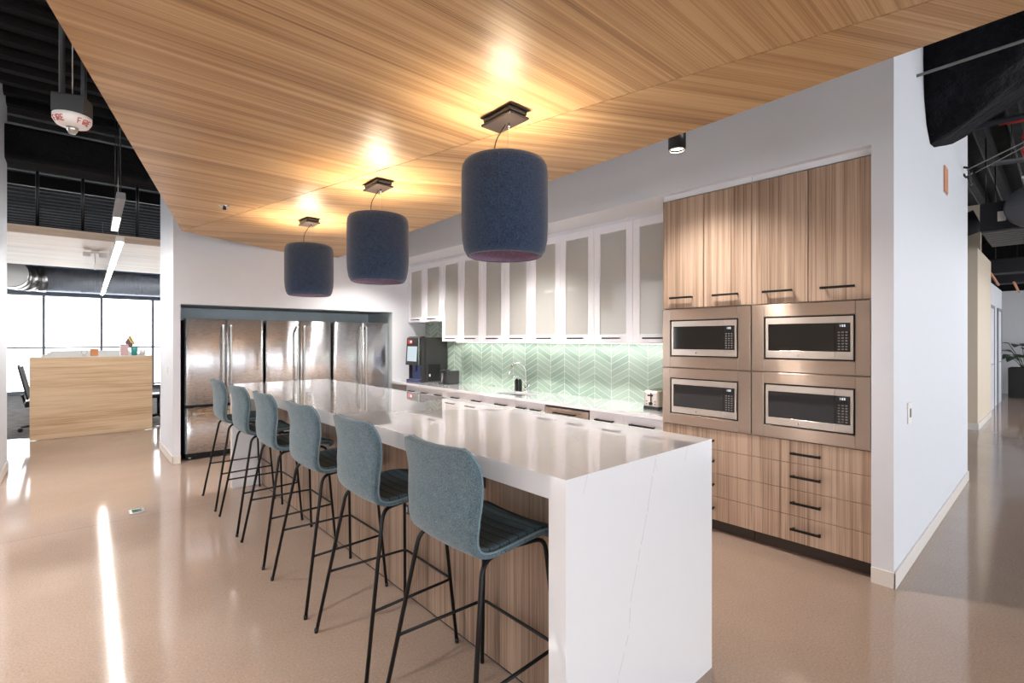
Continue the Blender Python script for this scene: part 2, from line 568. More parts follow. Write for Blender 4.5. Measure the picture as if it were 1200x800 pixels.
# corridor to the right
struct('wall_corridor', box(11.3, 13.6, .95, 3.4, 0, 3.06), 'wall_beige', 'beige box column in the corridor', 'wall')
bm = B()
bx(bm, 11.288, 11.3, .938, 3.4, 0, .11, .003); bx(bm, 11.288, 13.6, .938, .95, 0, .11, .003)
struct('baseboard_corridor', bm, 'base_white', 'baseboard of the beige box column', 'baseboard')
bm = B()
bx(bm, 13.6, 17.6, 1.03, 1.2, 0, 2.75)
struct('wall_hall', bm, 'wall_paint', 'pale corridor wall with doors beyond the beige column', 'wall')
for i, (x0, x1) in enumerate(((14.3, 15.2), (16.2, 17.1))):
    d = struct('door_%d' % (i + 1), box(x0, x1, 1.012, 1.03, 0, 2.2, bev=.004), 'white_lacquer')
    h = obj('handle', tube(B(), smooth_path([(x0 + .08, 1.012, 1.0), (x0 + .08, .97, 1.0), (x0 + .2, .97, 1.0)], .02), .009), 'chrome', d)
    fr = B()
    bx(fr, x0 - .06, x0, 1.0, 1.03, 0, 2.26); bx(fr, x1, x1 + .06, 1.0, 1.03, 0, 2.26); bx(fr, x0, x1, 1.0, 1.03, 2.2, 2.26)
    obj('door_frame', fr, 'mullion', d)
struct('wall_end_head', box(19.6, 19.75, -6, 3.4, 2.88, H_DECK), 'deck_black', 'black bulkhead above the end of the corridor', 'wall')
struct('wall_end', box(19.6, 19.75, -6, 3.4, 0, 2.88), 'wall_paint', 'pale wall closing the corridor', 'wall')

# window wall of the office
YW = 19.0
bm = B()
bx(bm, -12, 24, YW, YW + .2, 2.80, H_DECK)
struct('wall_window_head', bm, 'head_blue', 'blue-grey header above the office windows', 'wall')
xs = [-5.35, -4.2, -3.06, -1.92, -.78 + .14, .50 + .14, 1.73, 2.87, 4.0, 5.15]
xs = [-5.2, -4.05, -2.9, -1.76, -.62, .62, 1.86, 3.0, 4.1, 5.2]
for i, (a, b) in enumerate(zip(xs, xs[1:])):
    bm = B()
    bx(bm, a - .03, a + .03, YW - .05, YW + .1, 0, 2.8)
    bx(bm, a + .03, b - .03, YW - .04, YW + .08, 2.74, 2.8)
    bx(bm, a + .03, b - .03, YW - .04, YW + .08, 0, .10)
    bx(bm, a + .03, b - .03, YW - .03, YW + .06, 1.27, 1.315)
    w = struct('window_%d' % (i + 1), bm, 'mullion')
    obj('window_pane', box(a + .03, b - .03, YW + .0, YW + .012, .1, 2.74), 'window_glass', w)
struct('wall_window_spandrel', box(-12, -5.23, YW, YW + .2, 0, 2.8), 'wall_paint')
struct('wall_window_flank', box(5.17, 24, YW, YW + .2, 0, 2.8), 'wall_paint')

struct('wall_rear_head', box(-12, 24, -9.2, -9.0, 2.9, H_DECK), 'wall_paint', 'header above the windows behind', 'wall')  # unseen header, added to hold rear daylight off the soffit top
struct('wall_aisle', box(-9.2, -9.0, -9, 9.6, 0, H_DECK), 'wall_beige', 'far beige wall of the open aisle', 'wall')  # out-of-view wall, added so the microwaves mirror something darker
# overhead structure: heavy black beam over the passage
bm = B(); bx(bm, -12, 5, 8.0, 8.45, 3.60, 4.0, .05, 3)
struct('beam_passage', bm, 'deck_black', 'black duct-like beam crossing above the passage to the office', 'beam')
# pale wood cloud over the office
t0 = struct('ceiling_wood_3', box(-4, 4.5, 9.25, 13.1, 2.95, 3.06), 'wood_cloud_pale', 'pale wood ceiling raft over the office desks', 'ceiling')

# ================================================================== ISLAND
IX0, IX1, IY0, IY1, IH = 1.212, 2.222, 1.090, 5.735, 1.065
isl = thing('kitchen_island', 'long white quartz waterfall island with a wood panelled seating side', 'kitchen island', (0, 0, 0))
T = .08
obj('countertop', box(IX0, IX1, IY0, IY1, IH - T, IH), 'quartz', isl)
for y0, y1 in ((IY0, IY0 + T), (IY1 - T, IY1)):
    obj('waterfall_panel', box(IX0, IX1, y0, y1, 0, IH - T), 'quartz', isl)
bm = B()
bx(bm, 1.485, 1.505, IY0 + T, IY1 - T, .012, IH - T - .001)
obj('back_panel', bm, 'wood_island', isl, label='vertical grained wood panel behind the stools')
obj('toe_strip', box(1.49, 1.504, IY0 + T, IY1 - T, 0, .012), 'black_void', isl)
obj('kitchen_side', box(1.506, 2.17, IY0 + T, IY1 - T, .0, IH - T - .001), 'white_lacquer', isl)
for (y0, z0) in ((1.915, .831), (4.76, .882)):
    o = obj('outlet_box', box(1.4775, 1.485, y0 - .062, y0 + .062, z0 - .02, z0 + .062, bev=.003), 'black_satin', isl, label='black power outlet')
    for dy in (-.03, .03):
        obj('socket_face', box(1.4755, 1.4776, y0 + dy - .017, y0 + dy + .017, z0 - .0, z0 + .04, bev=.002), 'dark_grey', o)
o = obj('outlet_box', box(1.478, 1.485, 2.57, 2.64, .49, .545, bev=.003), 'black_satin', isl)
obj('socket_face', box(1.476, 1.4785, 2.588, 2.622, .502, .533, bev=.002), 'steel_plain', o)

# ================================================================== BAR STOOLS
def make_stool():
    r = thing('bar_stool', 'blue-grey tweed bar stool at the near end of the island', 'bar stool', group='bar stools along the island')
    # profile (x, z) from the front lip to the top of the back: outer face
    prof = [(.238, .735), (.225, .760), (.15, .772), (.06, .768), (-.03, .760), (-.09, .757), (-.135, .768), (-.168, .800), (-.185, .850), (-.19, .90), (-.188, .95), (-.187, 1.0), (-.194, 1.05), (-.205, 1.10), (-.214, 1.145)]
    hw = [.190, .208, .218, .220, .219, .215, .212, .212, .216, .221, .227, .231, .234, .235, .235]
    # smooth with Catmull-Rom
    def cr(a, s):
        n = len(a) - 1
        x = s * n; i = min(int(x), n - 1); u = x - i
        p0 = a[max(i - 1, 0)]; p1 = a[i]; p2 = a[i + 1]; p3 = a[min(i + 2, n)]
        return .5 * ((2 * p1) + (-p0 + p2) * u + (2 * p0 - 5 * p1 + 4 * p2 - p3) * u * u + (-p0 + 3 * p1 - 3 * p2 + p3) * u ** 3)
    px = [p[0] for p in prof]; pz = [p[1] for p in prof]
    def pt(s, v, off):
        x, z = cr(px, s), cr(pz, s)
        e = 1e-3
        tx, tz = cr(px, min(s + e, 1)) - cr(px, max(s - e, 0)), cr(pz, min(s + e, 1)) - cr(pz, max(s - e, 0))
        L = math.hypot(tx, tz) or 1
        nx, nz = tz / L, -tx / L     # towards the sitter (up / forward)
        w = cr(hw, s)
        rc = .095                       # corner radius at the top of the back
        sl = (1 - s) * 14 * .048         # distance left to the top edge
        if sl < rc: w -= .9 * (rc - math.sqrt(max(0, rc * rc - (rc - sl) ** 2)))
        y = (v * 2 - 1) * w
        k_ = min(1, max(0, (s - .45) / .15)); dish = min(1.3, abs(y) / .225) ** 2.2 * (.012 * (1 - k_) + .036 * k_)
        d = off + dish
        return Vector((x + nx * d, y, z + nz * d))
    def layer(o0, o1, nu, nv, inset=0.):
        bm = B()
        def m(s, v): return (inset * .35 + s * (1 - inset * .7), inset + v * (1 - 2 * inset))
        A = grid(bm, lambda s, v: pt(*m(s, v), o0), nu, nv)
        Bt = grid(bm, lambda s, v: pt(*m(s, v), o1), nu, nv)
        for i in range(nu):
            for (P, Q) in ((A, Bt),):
                bm.faces.new((P[i][0], P[i + 1][0], Q[i + 1][0], Q[i][0])); bm.faces.new((P[i][nv], P[i + 1][nv], Q[i + 1][nv], Q[i][nv]))
        for j in range(nv):
            bm.faces.new((A[0][j], A[0][j + 1], Bt[0][j + 1], Bt[0][j])); bm.faces.new((A[nu][j], A[nu][j + 1], Bt[nu][j + 1], Bt[nu][j]))
        return bm
    # outer normal points away from sitter for off < 0
    sh = obj('seat_shell', layer(-.016, .004, 70, 14), 'tweed_blue', r)
    pad = obj('seat_pad', layer(.0045, .018, 46, 14, .028), 'pad_fabric', r, label='darker channelled seat pad')
    # piping round the shell edge
    edge = [pt(s / 70, 0, .004) for s in range(71)] + [pt(1, v / 10, .004) for v in range(1, 10)] + [pt(s / 70, 1, .004) for s in range(70, -1, -1)] + [pt(0, v / 10, .004) for v in range(9, 0, -1)]
    obj('piping', tube(B(), edge, .0042, 6, closed=True), 'piping_blue', sh)
    zt = .743
    for sy in (-1, 1):
        back = smooth_path([(-.252, sy * .292, 0), (-.125, sy * .205, zt), (.02, sy * .165, zt)], .05)
        lg_ = obj('leg', tube(B(), back, .009), 'black_metal', r)
        obj('foot_glide', lathe(B(), [(.010, 0), (.0105, .012), (.0095, .022)], (-.252, sy * .292, 0), 10), 'black_satin', lg_)
        front = smooth_path([(.250, sy * .262, 0), (.205, sy * .19, zt - .004), (.02, sy * .165, zt)], .05)
        lg_ = obj('leg', tube(B(), front, .009), 'black_metal', r)
        obj('foot_glide', lathe(B(), [(.010, 0), (.0105, .012), (.0095, .022)], (.250, sy * .262, 0), 10), 'black_satin', lg_)
    bm = B()
    for x in (-.085, .13):
        tube(bm, [(x, -.172, zt), (x, .172, zt)], .007, 8)
    bx(bm, -.10, .15, -.12, .12, zt + .001, zt + .012, .003)
    obj('under_frame', bm, 'black_metal', r)
    def legx(zz, a, b): return a + (b - a) * zz / zt
    zf = .315
    fb = (legx(zf, -.252, -.125), legx(zf, .292, .205)); ff = (legx(zf, .250, .205) + .004, legx(zf, .262, .19))
    bm = B()
    tube(bm, smooth_path([(fb[0], -fb[1], zf), (ff[0], -ff[1], zf), (ff[0], ff[1], zf), (fb[0], fb[1], zf)], .03), .007, 8)
    obj('footrest', bm, 'black_metal', r)
    return r
SX = 1.196
stool_at = [
    (1.565, 'blue-grey tweed bar stool nearest the marble end panel, seat half hidden by it', .01),
    (2.300, 'blue-grey tweed bar stool second from the near end of the island', -.005),
    (3.050, 'blue-grey tweed bar stool third from the near end of the island', .008),
    (3.825, 'blue-grey tweed bar stool third from the refrigerators', -.01),
    (4.555, 'blue-grey tweed bar stool second from the refrigerators', .005),
    (5.305, 'blue-grey tweed bar stool closest to the refrigerators, last in the row', -.006)]
st0 = make_stool()
for i, (y, lab, a) in enumerate(stool_at):
    if i == 0:
        st0.location = (SX, y, 0); st0.rotation_euler = (0, 0, a); st0['label'] = lab
    else:
        dup(st0, (SX, y, 0), a, lab)

# ================================================================== PENDANTS
def make_pendant():
    r = thing('pendant_lamp', 'pendant', 'pendant lamp', group='felt drum pendants over the island')
    zb, zt, R = 1.975, 2.485, .234
    prof = []
    def arc(cx, cz, rad, a0, a1, n=7):
        return [(cx + rad * math.cos(a0 + (a1 - a0) * k / n), cz + rad * math.sin(a0 + (a1 - a0) * k / n)) for k in range(n + 1)]
    outer = [(R - .036, zb)] + arc(R - .036, zb + .075, .036, -PI / 2, 0, 3)[1:]
    # slightly tucked in at the bottom rim, square shoulder at the top
    outer = [(R - .042, zb), (R - .030, zb + .006), (R - .014, zb + .035), (R - .004, zb + .09), (R, zb + .16), (R, zt - .07), (R - .004, zt - .03), (R - .016, zt - .006), (R - .028, zt)]
    inner = [(R - .036, zt - .004), (R - .024, zt - .03), (R - .012, zt - .07), (R - .012, zb + .16), (R - .016, zb + .09), (R - .026, zb + .035), (R - .042, zb + .006)]
    bm = B()
    lathe(bm, outer + inner, n=64, closed=True)
    sh = obj('shade', bm, 'felt_navy', r)
    # lining: a second skin just inside
    lin_ = [(R - .0425, zb + .004), (R - .0275, zb + .036), (R - .0175, zb + .09), (R - .0135, zb + .16), (R - .0135, zb + .30), (R - .0150, zb + .30), (R - .0150, zb + .16), (R - .019, zb + .09), (R - .029, zb + .036), (R - .044, zb + .004)]
    obj('lining', lathe(B(), lin_, n=64, closed=True), 'felt_lining', sh)
    # seam down the felt
    a = math.radians(222)
    pr = [(R - .014, zb + .035), (R - .004, zb + .09), (R, zb + .16), (R, zt - .07), (R - .004, zt - .03)]
    obj('seam', tube(B(), [((q + .0002) * math.cos(a), (q + .0002) * math.sin(a), z) for q, z in pr], .0016, 6), 'felt_navy', sh)
    bm = B()  # hidden disc added to keep the bulb's light from the shade bottom
    lathe(bm, [(0, zb + .27), (R - .05, zb + .27), (R - .05, zb + .285), (0, zb + .285)], n=40)
    for k in range(3):
        an = 2 * PI * k / 3 + .4
        tube(bm, [(.05 * math.cos(an), .05 * math.sin(an), zb + .278), ((R - .012) * math.cos(an), (R - .012) * math.sin(an), zb + .278)], .005, 8)
    obj('light_tray', bm, 'white_plastic', r)
    bm = B()
    lathe(bm, [(0, zb + .286), (.03, zb + .29), (.045, zb + .32), (.045, zb + .345), (.025, zb + .375), (0, zb + .38)], n=24)
    obj('bulb', bm, 'bulb_warm', r)
    # canopy: upper plate and hanging lower plate
    bm = B()
    bx(bm, -.062, .062, -.115, .115, ZC - .034, ZC - .0005, .012, 3)
    cn = obj('canopy', bm, 'black_satin', r)
    obj('cover_plate', box(-.070, .070, -.122, .122, ZC - .052, ZC - .038, bev=.006), 'canopy_bronze', cn)
    obj('ceiling_plate', box(-.070, .070, -.122, .122, ZC - .006, ZC - .0003, bev=.002), 'canopy_bronze', cn)
    obj('gripper', lathe(B(), [(0, ZC - .082), (.006, ZC - .08), (.008, ZC - .052), (0, ZC - .05)], (.012, -.02, 0), 14), 'chrome', cn)
    obj('suspension_cable', tube(B(), [(.012, -.02, ZC - .08), (.0, -.01, zt - .12)], .0011, 6), 'steel_plain', r)
    obj('cord', tube(B(), smooth_path([(.012, .012, ZC - .052), (-.012, .01, ZC - .09), (-.045, .035, ZC - .16), (-.04, .035, zt - .02), (-.01, .01, zt - .13)], .06), .0032, 8), 'black_satin', r)
    # hub where cable meets the baffle
    obj('hub', lathe(B(), [(0, zb + .38), (.02, zb + .38), (.02, zb + .42), (.006, zb + .45), (0, zb + .45)], n=16), 'dark_grey', r)
    return r
P0 = make_pendant()
pend = [((1.745, 2.015), 'navy felt drum pendant over the near end of the island', 0.0),
        ((1.775, 3.56), 'middle of the three navy felt drum pendants', 0.0),
        ((1.80, 5.13), 'navy felt drum pendant hanging nearest the refrigerators', 0.0)]
for i, ((x, y), lab, a) in enumerate(pend):
    if i == 0:
        P0.location = (x, y, 0); P0['label'] = lab; rr_ = P0
    else:
        rr_ = dup(P0, (x, y, 0), a, lab)
    light('pendant_light', 'POINT', (0, 0, 2.395), 16, (1, .79, .55), rr_, shadow_soft_size=.05)

# ================================================================== CYLINDER DOWNLIGHTS in the slot beside the wood ceiling
def make_downlight():
    r = thing('cylinder_downlight', 'black', 'downlight', group='black cylinder downlights beside the wood ceiling')
    zb = 2.87
    bm = B()
    lathe(bm, [(.052, zb), (.060, zb), (.060, zb + .30), (.002, zb + .30), (.002, zb + .05), (.051, zb + .05)], n=32, closed=True)
    obj('housing', bm, 'black_satin', r)
    obj('trim_ring', lathe(B(), [(.050, zb - .002), (.060, zb - .002), (.060, zb + .004), (.050, zb + .004)], n=32, closed=True), 'steel_plain', r)
    obj('lens', lathe(B(), [(0, zb + .018), (.049, zb + .018), (.049, zb + .024), (0, zb + .024)], n=32), 'lens_warm', r)
    obj('stem', tube(B(), [(0, 0, zb + .30), (0, 0, H_DECK - .07)], .009, 10), 'black_satin', r)
    return r
D0 = make_downlight()
dls = [(1.825, 'black cylinder downlight beside the wood ceiling above the oven wall'),
       (4.10, 'black cylinder downlight beside the wood ceiling above the sink'),
       (6.35, 'black cylinder downlight beside the wood ceiling above the coffee machine')]
for i, (y, lab) in enumerate(dls):
    if i == 0: D0.location = (3.2, y, 0); D0['label'] = lab; rr_ = D0
    else: rr_ = dup(D0, (3.2, y, 0), 0, lab)
    light('downlight_beam', 'SPOT', (0, 0, 2.862), 78, (1, .93, .86), rr_, spot_size=math.radians(128), spot_blend=1.0, shadow_soft_size=.045)

for k, y in enumerate((.6, 2.6, 4.6, 6.6)):  # out-of-view downlights added to pool light on the aisle floor
    rr_ = dup(D0, (-.75, y, .35), 0, ['black cylinder downlight over the aisle floor beside the nearest stool', 'black cylinder downlight over the aisle floor beside the fire alarm', 'black cylinder downlight over the aisle floor beside the middle stools', 'black cylinder downlight over the aisle floor by the white column'][k])
    rr_['group'] = 'black cylinder downlights over the aisle'
    for c_ in rr_.children:
        if c_.name.startswith('stem'): bpy.data.objects.remove(c_)
    obj('stem', tube(B(), [(0, 0, 3.17), (0, 0, H_DECK - .07 - .35)], .009, 10), 'black_satin', rr_)
    light('downlight_beam', 'SPOT', (0, 0, 2.862), 85, (1, .97, .93), rr_, spot_size=math.radians(66), spot_blend=1.0, shadow_soft_size=.045)
# ================================================================== HANDLES
def bar_handle_y(bm, x, yc, z, w, out=.030, t=.015):
    """black bar pull along Y on a face whose outside is -X at x"""
    bx(bm, x - out - t, x - out, yc - w / 2, yc + w / 2, z - t / 2, z + t / 2, .002)
    for s in (-1, 1):
        yy = yc + s * (w / 2 - .014)
        bx(bm, x - out - .001, x, yy - .005, yy + .005, z - .005, z + .005)
    return bm

# ================================================================== TALL CABINETS + MICROWAVES
XT = 3.80
def tall(y0, y1, label, mid):
    r = thing('tall_cabinet', label, 'cabinet', (XT, (y0 + y1) / 2, 0), 0, 'tall wood cabinets round the microwaves')
    a, b = -(y1 - y0) / 2 + .0015, (y1 - y0) / 2 - .0015
    bm = B()
    bx(bm, .022, .66, a, a + .018, .095, 2.712); bx(bm, .022, .66, b - .018, b, .095, 2.712)
    bx(bm, .645, .66, a + .018, b - .018, .095, 2.712)
    for z in (.095, .797, 1.283, 1.787, 2.694):
        bx(bm, .022, .645, a + .018, b - .018, z, z + .016)
    obj('carcass', bm, 'wood_cabinet', r)
    obj('toe_kick', box(.06, .64, a, b, 0, .095), 'kick_dark', r)
    obj('filler', box(.01, .06, a, b, 2.7125, 2.7565), 'wall_paint', r, label='pale filler strip under the soffit')
    ym = mid - (y0 + y1) / 2
    for (c0, c1) in ((a + .001, ym - .0025), (ym + .0025, b - .001)):
        d = obj('door', box(0, .020, c0, c1, 1.790, 2.704, bev=.0015, seg=1), 'wood_cabinet', r)
        obj('handle', bar_handle_y(B(), 0, (c0 + c1) / 2, 1.876, .20), 'black_metal', d)
    zz = [.096, .284, .467, .654, .8125]
    for z0, z1 in zip(zz, zz[1:]):
        d = obj('drawer', box(0, .020, a, b, z0 + .0015, z1 - .0015, bev=.0015, seg=1), 'wood_cabinet', r)
        obj('handle', bar_handle_y(B(), 0, 0.0, (z0 + z1) / 2 + .005 if z1 < .79 else z0 + .073, .19), 'black_metal', d)
    return r
Y0, Y1, Y2 = .812, 1.556, 2.300
tall(Y0, Y1, 'tall wood cabinet beside the white end pier, microwaves set into it', 1.176)
tall(Y1, Y2, 'tall wood cabinet next to the tiled counter, microwaves set into it', 1.935)

def microwave(ya, yb, z0, z1, oy0, oy1, oz0, oz1, label):
    """front in the plane x = 0 local, y increasing leftwards in the picture"""
    yc = (ya + yb) / 2
    r = thing('microwave_oven', label, 'microwave', (XT, yc, z0), 0, 'built-in microwaves')
    A, Bb = ya - yc + .004, yb - yc - .004
    h = z1 - z0
    o0, o1 = oy0 - yc, oy1 - yc
    p0, p1 = oz0 - z0, oz1 - z0
    bm = B()
    x0, x1 = -.012, .018
    bx(bm, x0, x1, A, o0, .002, h - .002, .002, 1)
    bx(bm, x0, x1, o1, Bb, .002, h - .002, .002, 1)
    bx(bm, x0, x1, o0, o1, .002, p0, .002, 1); bx(bm, x0, x1, o0, o1, p1, h - .002, .002, 1)
    obj('trim_frame', bm, 'steel_trim', r)
    g = .012
    obj('body', box(.008, .44, o0 + .002, o1 - .002, p0 + .002, p1 - .002), 'black_void', r)
    q0, q1, s0, s1 = o0 + g, o1 - g, p0 + g * .8, p1 - g * .8
    # door (the wider, left side) and control column
    ysplit = q0 + (q1 - q0) * .195
    wz0, wz1 = s0 + .052, s1 - .045
    wy1 = q1 - .018
    d = B()
    X0, X1 = -.008, .012
    bx(d, X0, X1, ysplit + .001, q1, s0, wz0, .001, 1); bx(d, X0, X1, ysplit + .001, q1, wz1, s1, .001, 1)
    bx(d, X0, X1, wy1, q1, wz0, wz1)
    dr = obj('door', d, 'steel_micro', r)
    obj('door_glass', box(X0 + .003, X1, ysplit + .001, wy1, wz0, wz1), 'mw_glass', dr)
    c = B()
    bx(c, X0, X1, q0, ysplit - .001, s0, wz0, .001, 1); bx(c, X0, X1, q0, ysplit - .001, wz1, s1, .001, 1)
    bx(c, X0, X1, q0, q0 + .016, wz0, wz1)
    bx(c, X0 - .002, X0, q0 + .012, ysplit - .012, s0 + .012, s0 + .036, .001, 1)
    cp = obj('control_column', c, 'steel_micro', r)
    obj('control_panel', box(X0 + .002, X1, q0 + .016, ysplit - .001, wz0, wz1), 'mw_panel', cp)
    k = B()
    ya_, yb_ = q0 + .028, ysplit - .014
    for i in range(3):
        for j in range(7):
            yy = ya_ + (yb_ - ya_) * (i + .5) / 3; zz = wz0 + .012 + j * (wz1 - wz0 - .06) / 7
            bx(k, X0 + .0006, X0 + .0025, yy - .006, yy + .006, zz, zz + .008)
    obj('keypad', k, 'mw_key', cp)
    dsp = B()
    yy = (ya_ + yb_) / 2
    # clock digits as small lit bars 1 : 0 0
    def seg(y, chars):
        W, Hh, th = .007, .014, .0018
        zt = wz1 - .026
        segs = {'a': (y - W / 2, y + W / 2, zt + Hh - th, zt + Hh), 'd': (y - W / 2, y + W / 2, zt, zt + th), 'b': (y - W / 2, y - W / 2 + th, zt + Hh / 2, zt + Hh), 'c': (y - W / 2, y - W / 2 + th, zt, zt + Hh / 2),
                'f': (y + W / 2 - th, y + W / 2, zt + Hh / 2, zt + Hh), 'e': (y + W / 2 - th, y + W / 2, zt, zt + Hh / 2), 'g': (y - W / 2, y + W / 2, zt + Hh / 2 - th / 2, zt + Hh / 2 + th / 2)}
        for ch in chars:
            s_ = segs[ch]; bx(dsp, X0 + .0005, X0 + .0025, *s_)
    seg(yy + .016, 'bc'); seg(yy + .001, 'abcdef'); seg(yy - .011, 'abcdef')
    obj('display', dsp, 'display_glow', cp)
    em = lathe(B(), [(0, 0), (.007, 0), (.007, .0015), (0, .0015)], (X0 - .0016, (q1 + ysplit) / 2, s0 + .024), 16, axis='X')
    obj('badge', em, 'chrome', dr)
    return r
microwave(Y0, Y1, 1.292, 1.784, .897, 1.465, 1.385, 1.693, 'upper stainless microwave in the cabinet beside the white end pier')
microwave(Y0, Y1, .816, 1.290, .897, 1.465, .903, 1.208, 'lower stainless microwave in the cabinet beside the white end pier')
microwave(Y1, Y2, 1.292, 1.784, 1.652, 2.226, 1.385, 1.690, 'upper stainless microwave in the cabinet next to the green tiles')
microwave(Y1, Y2, .816, 1.290, 1.652, 2.226, .903, 1.205, 'lower stainless microwave in the cabinet next to the green tiles')

# ================================================================== COUNTER + BASE CABINETS
CZ = .857
bm = B()
# worktop with a sink cut-out
SY0, SY1, SXa, SXb = 4.28, 4.70, 3.93, 4.26
bx(bm, 3.82, SXa, 2.304, YF - .002, CZ - .034, CZ); bx(bm, SXb, 4.487, 2.304, YF - .002, CZ - .034, CZ)
bx(bm, SXa, SXb, 2.304, SY0, CZ - .034, CZ); bx(bm, SXa, SXb, SY1, YF - .002, CZ - .034, CZ)
tag(obj('countertop', bm, 'quartz'), 'white quartz worktop along the green tiled wall', 'worktop')
sk = thing('sink', 'stainless undermount sink let into the white worktop', 'sink', ((SXa + SXb) / 2, (SY0 + SY1) / 2, CZ - .034))
hx, hy = (SXb - SXa) / 2, (SY1 - SY0) / 2
bm = B()
bx(bm, -hx - .012, -hx + .002, -hy - .012, hy + .012, -.2, -.001); bx(bm, hx - .002, hx + .012, -hy - .012, hy + .012, -.2, -.001)
bx(bm, -hx, hx, -hy - .012, -hy + .002, -.2, -.001); bx(bm, -hx, hx, hy - .002, hy + .012, -.2, -.001)
bx(bm, -hx - .012, hx + .012, -hy - .012, hy + .012, -.212, -.2)
obj('basin', bm, 'steel_plain', sk)
obj('drain', lathe(B(), [(0, -.198), (.04, -.198), (.045, -.1955), (0, -.1955)], n=24), 'chrome', sk)

def base_cab(y0, y1, label, hw=.13, two=False):
    yc = (y0 + y1) / 2
    r = thing('base_cabinet', label, 'cabinet', (3.845, yc, 0), 0, 'white base cabinets under the counter')
    a, b = y0 - yc + .0015, y1 - yc - .0015
    bm = B()
    bx(bm, .021, .64, a, a + .016, .10, .822); bx(bm, .021, .64, b - .016, b, .10, .822)
    bx(bm, .62, .64, a + .016, b - .016, .10, .822); bx(bm, .021, .62, a + .016, b - .016, .10, .116)
    obj('carcass', bm, 'white_lacquer', r)
    obj('toe_kick', box(.06, .62, a, b, 0, .099), 'kick_dark', r)
    if two:
        spans = [(a, -.0015), (.0015, b)]
        for c0, c1 in spans:
            d = obj('door', box(0, .02, c0, c1, .104, .815, bev=.0015, seg=1), 'white_lacquer', r)
            obj('handle', bar_handle_y(B(), 0, (c0 + c1) / 2, .745, hw), 'black_metal', d)
    else:
        d = obj('drawer', box(0, .02, a, b, .655, .815, bev=.0015, seg=1), 'white_lacquer', r)
        obj('handle', bar_handle_y(B(), 0, 0, .745, hw), 'black_metal', d)
        d = obj('door', box(0, .02, a, b, .104, .652, bev=.0015, seg=1), 'white_lacquer', r)
        obj('handle', bar_handle_y(B(), 0, 0, .60, hw), 'black_metal', d)
    return r
base_cab(2.304, 2.745, 'white base cabinet right against the tall wood cabinet', .26)
base_cab(2.745, 3.147, 'white base cabinet between the dishwasher and the cabinet by the toaster', .22)
base_cab(3.769, 4.247, 'white two-door base cabinet with a pair of pulls, beside the dishwasher', .15, True)
base_cab(4.247, 4.73, 'white base cabinet below the sink, beside the two-door one', .20)
base_cab(4.73, 5.205, 'white base cabinet just past the sink on the coffee machine side', .18)
base_cab(5.205, 5.66, 'white base cabinet next to the three narrow ones, towards the sink', .17)
base_cab(5.66, 6.025, 'narrow white base cabinet nearest the sink of the three narrow ones', .15)
base_cab(6.025, 6.385, 'middle one of the three narrow white base cabinets', .15)
base_cab(6.385, 6.765, 'narrow white base cabinet below the coffee machine beside the steel appliance', .15)
# dishwasher
dw = thing('dishwasher', 'stainless dishwasher set between the white base cabinets', 'dishwasher', (3.845, 3.458, 0))
obj('body', box(.022, .60, -.305, .305, .10, .822), 'dark_grey', dw)
d = obj('door', box(-.006, .022, -.304, .304, .11, .800, bev=.004), 'steel_trim', dw)
obj('control_strip', box(.0, .022, -.304, .304, .802, .821, bev=.002), 'black_satin', dw)
obj('handle', bar_handle_y(B(), -.006, 0, .752, .30, .034, .014), 'black_metal', d)
obj('toe_kick', box(.06, .58, -.304, .304, 0, .099), 'kick_dark', dw)
# steel under-counter appliance at the far end
ic = thing('ice_maker', 'small stainless under-counter appliance at the refrigerator end of the counter', 'appliance', (3.845, 7.0, 0))
obj('body', box(.022, .60, -.225, .225, .06, .822), 'dark_grey', ic)
d = obj('door', box(-.008, .02, -.215, .215, .12, .700, bev=.004), 'steel_plain', ic)
obj('grille', box(-.004, .02, -.215, .215, .705, .815, bev=.003), 'steel_plain', ic)
obj('handle', tube(B(), smooth_path([(-.008, -.16, .66), (-.04, -.16, .66), (-.04, .16, .66), (-.008, .16, .66)], .015), .007), 'black_metal', d)
obj('toe_kick', box(.04, .58, -.22, .22, 0, .06), 'black_void', ic)
bm = B(); bx(bm, 3.86, 4.4, 7.2265, YF - .003, .10, .82)
o = tag(obj('filler_panel', bm, 'white_lacquer'), 'narrow white filler panel between the steel appliance and the wall', 'panel')
bm = B(); bx(bm, 3.86, 4.4, 6.767, 6.774, .0, .82)

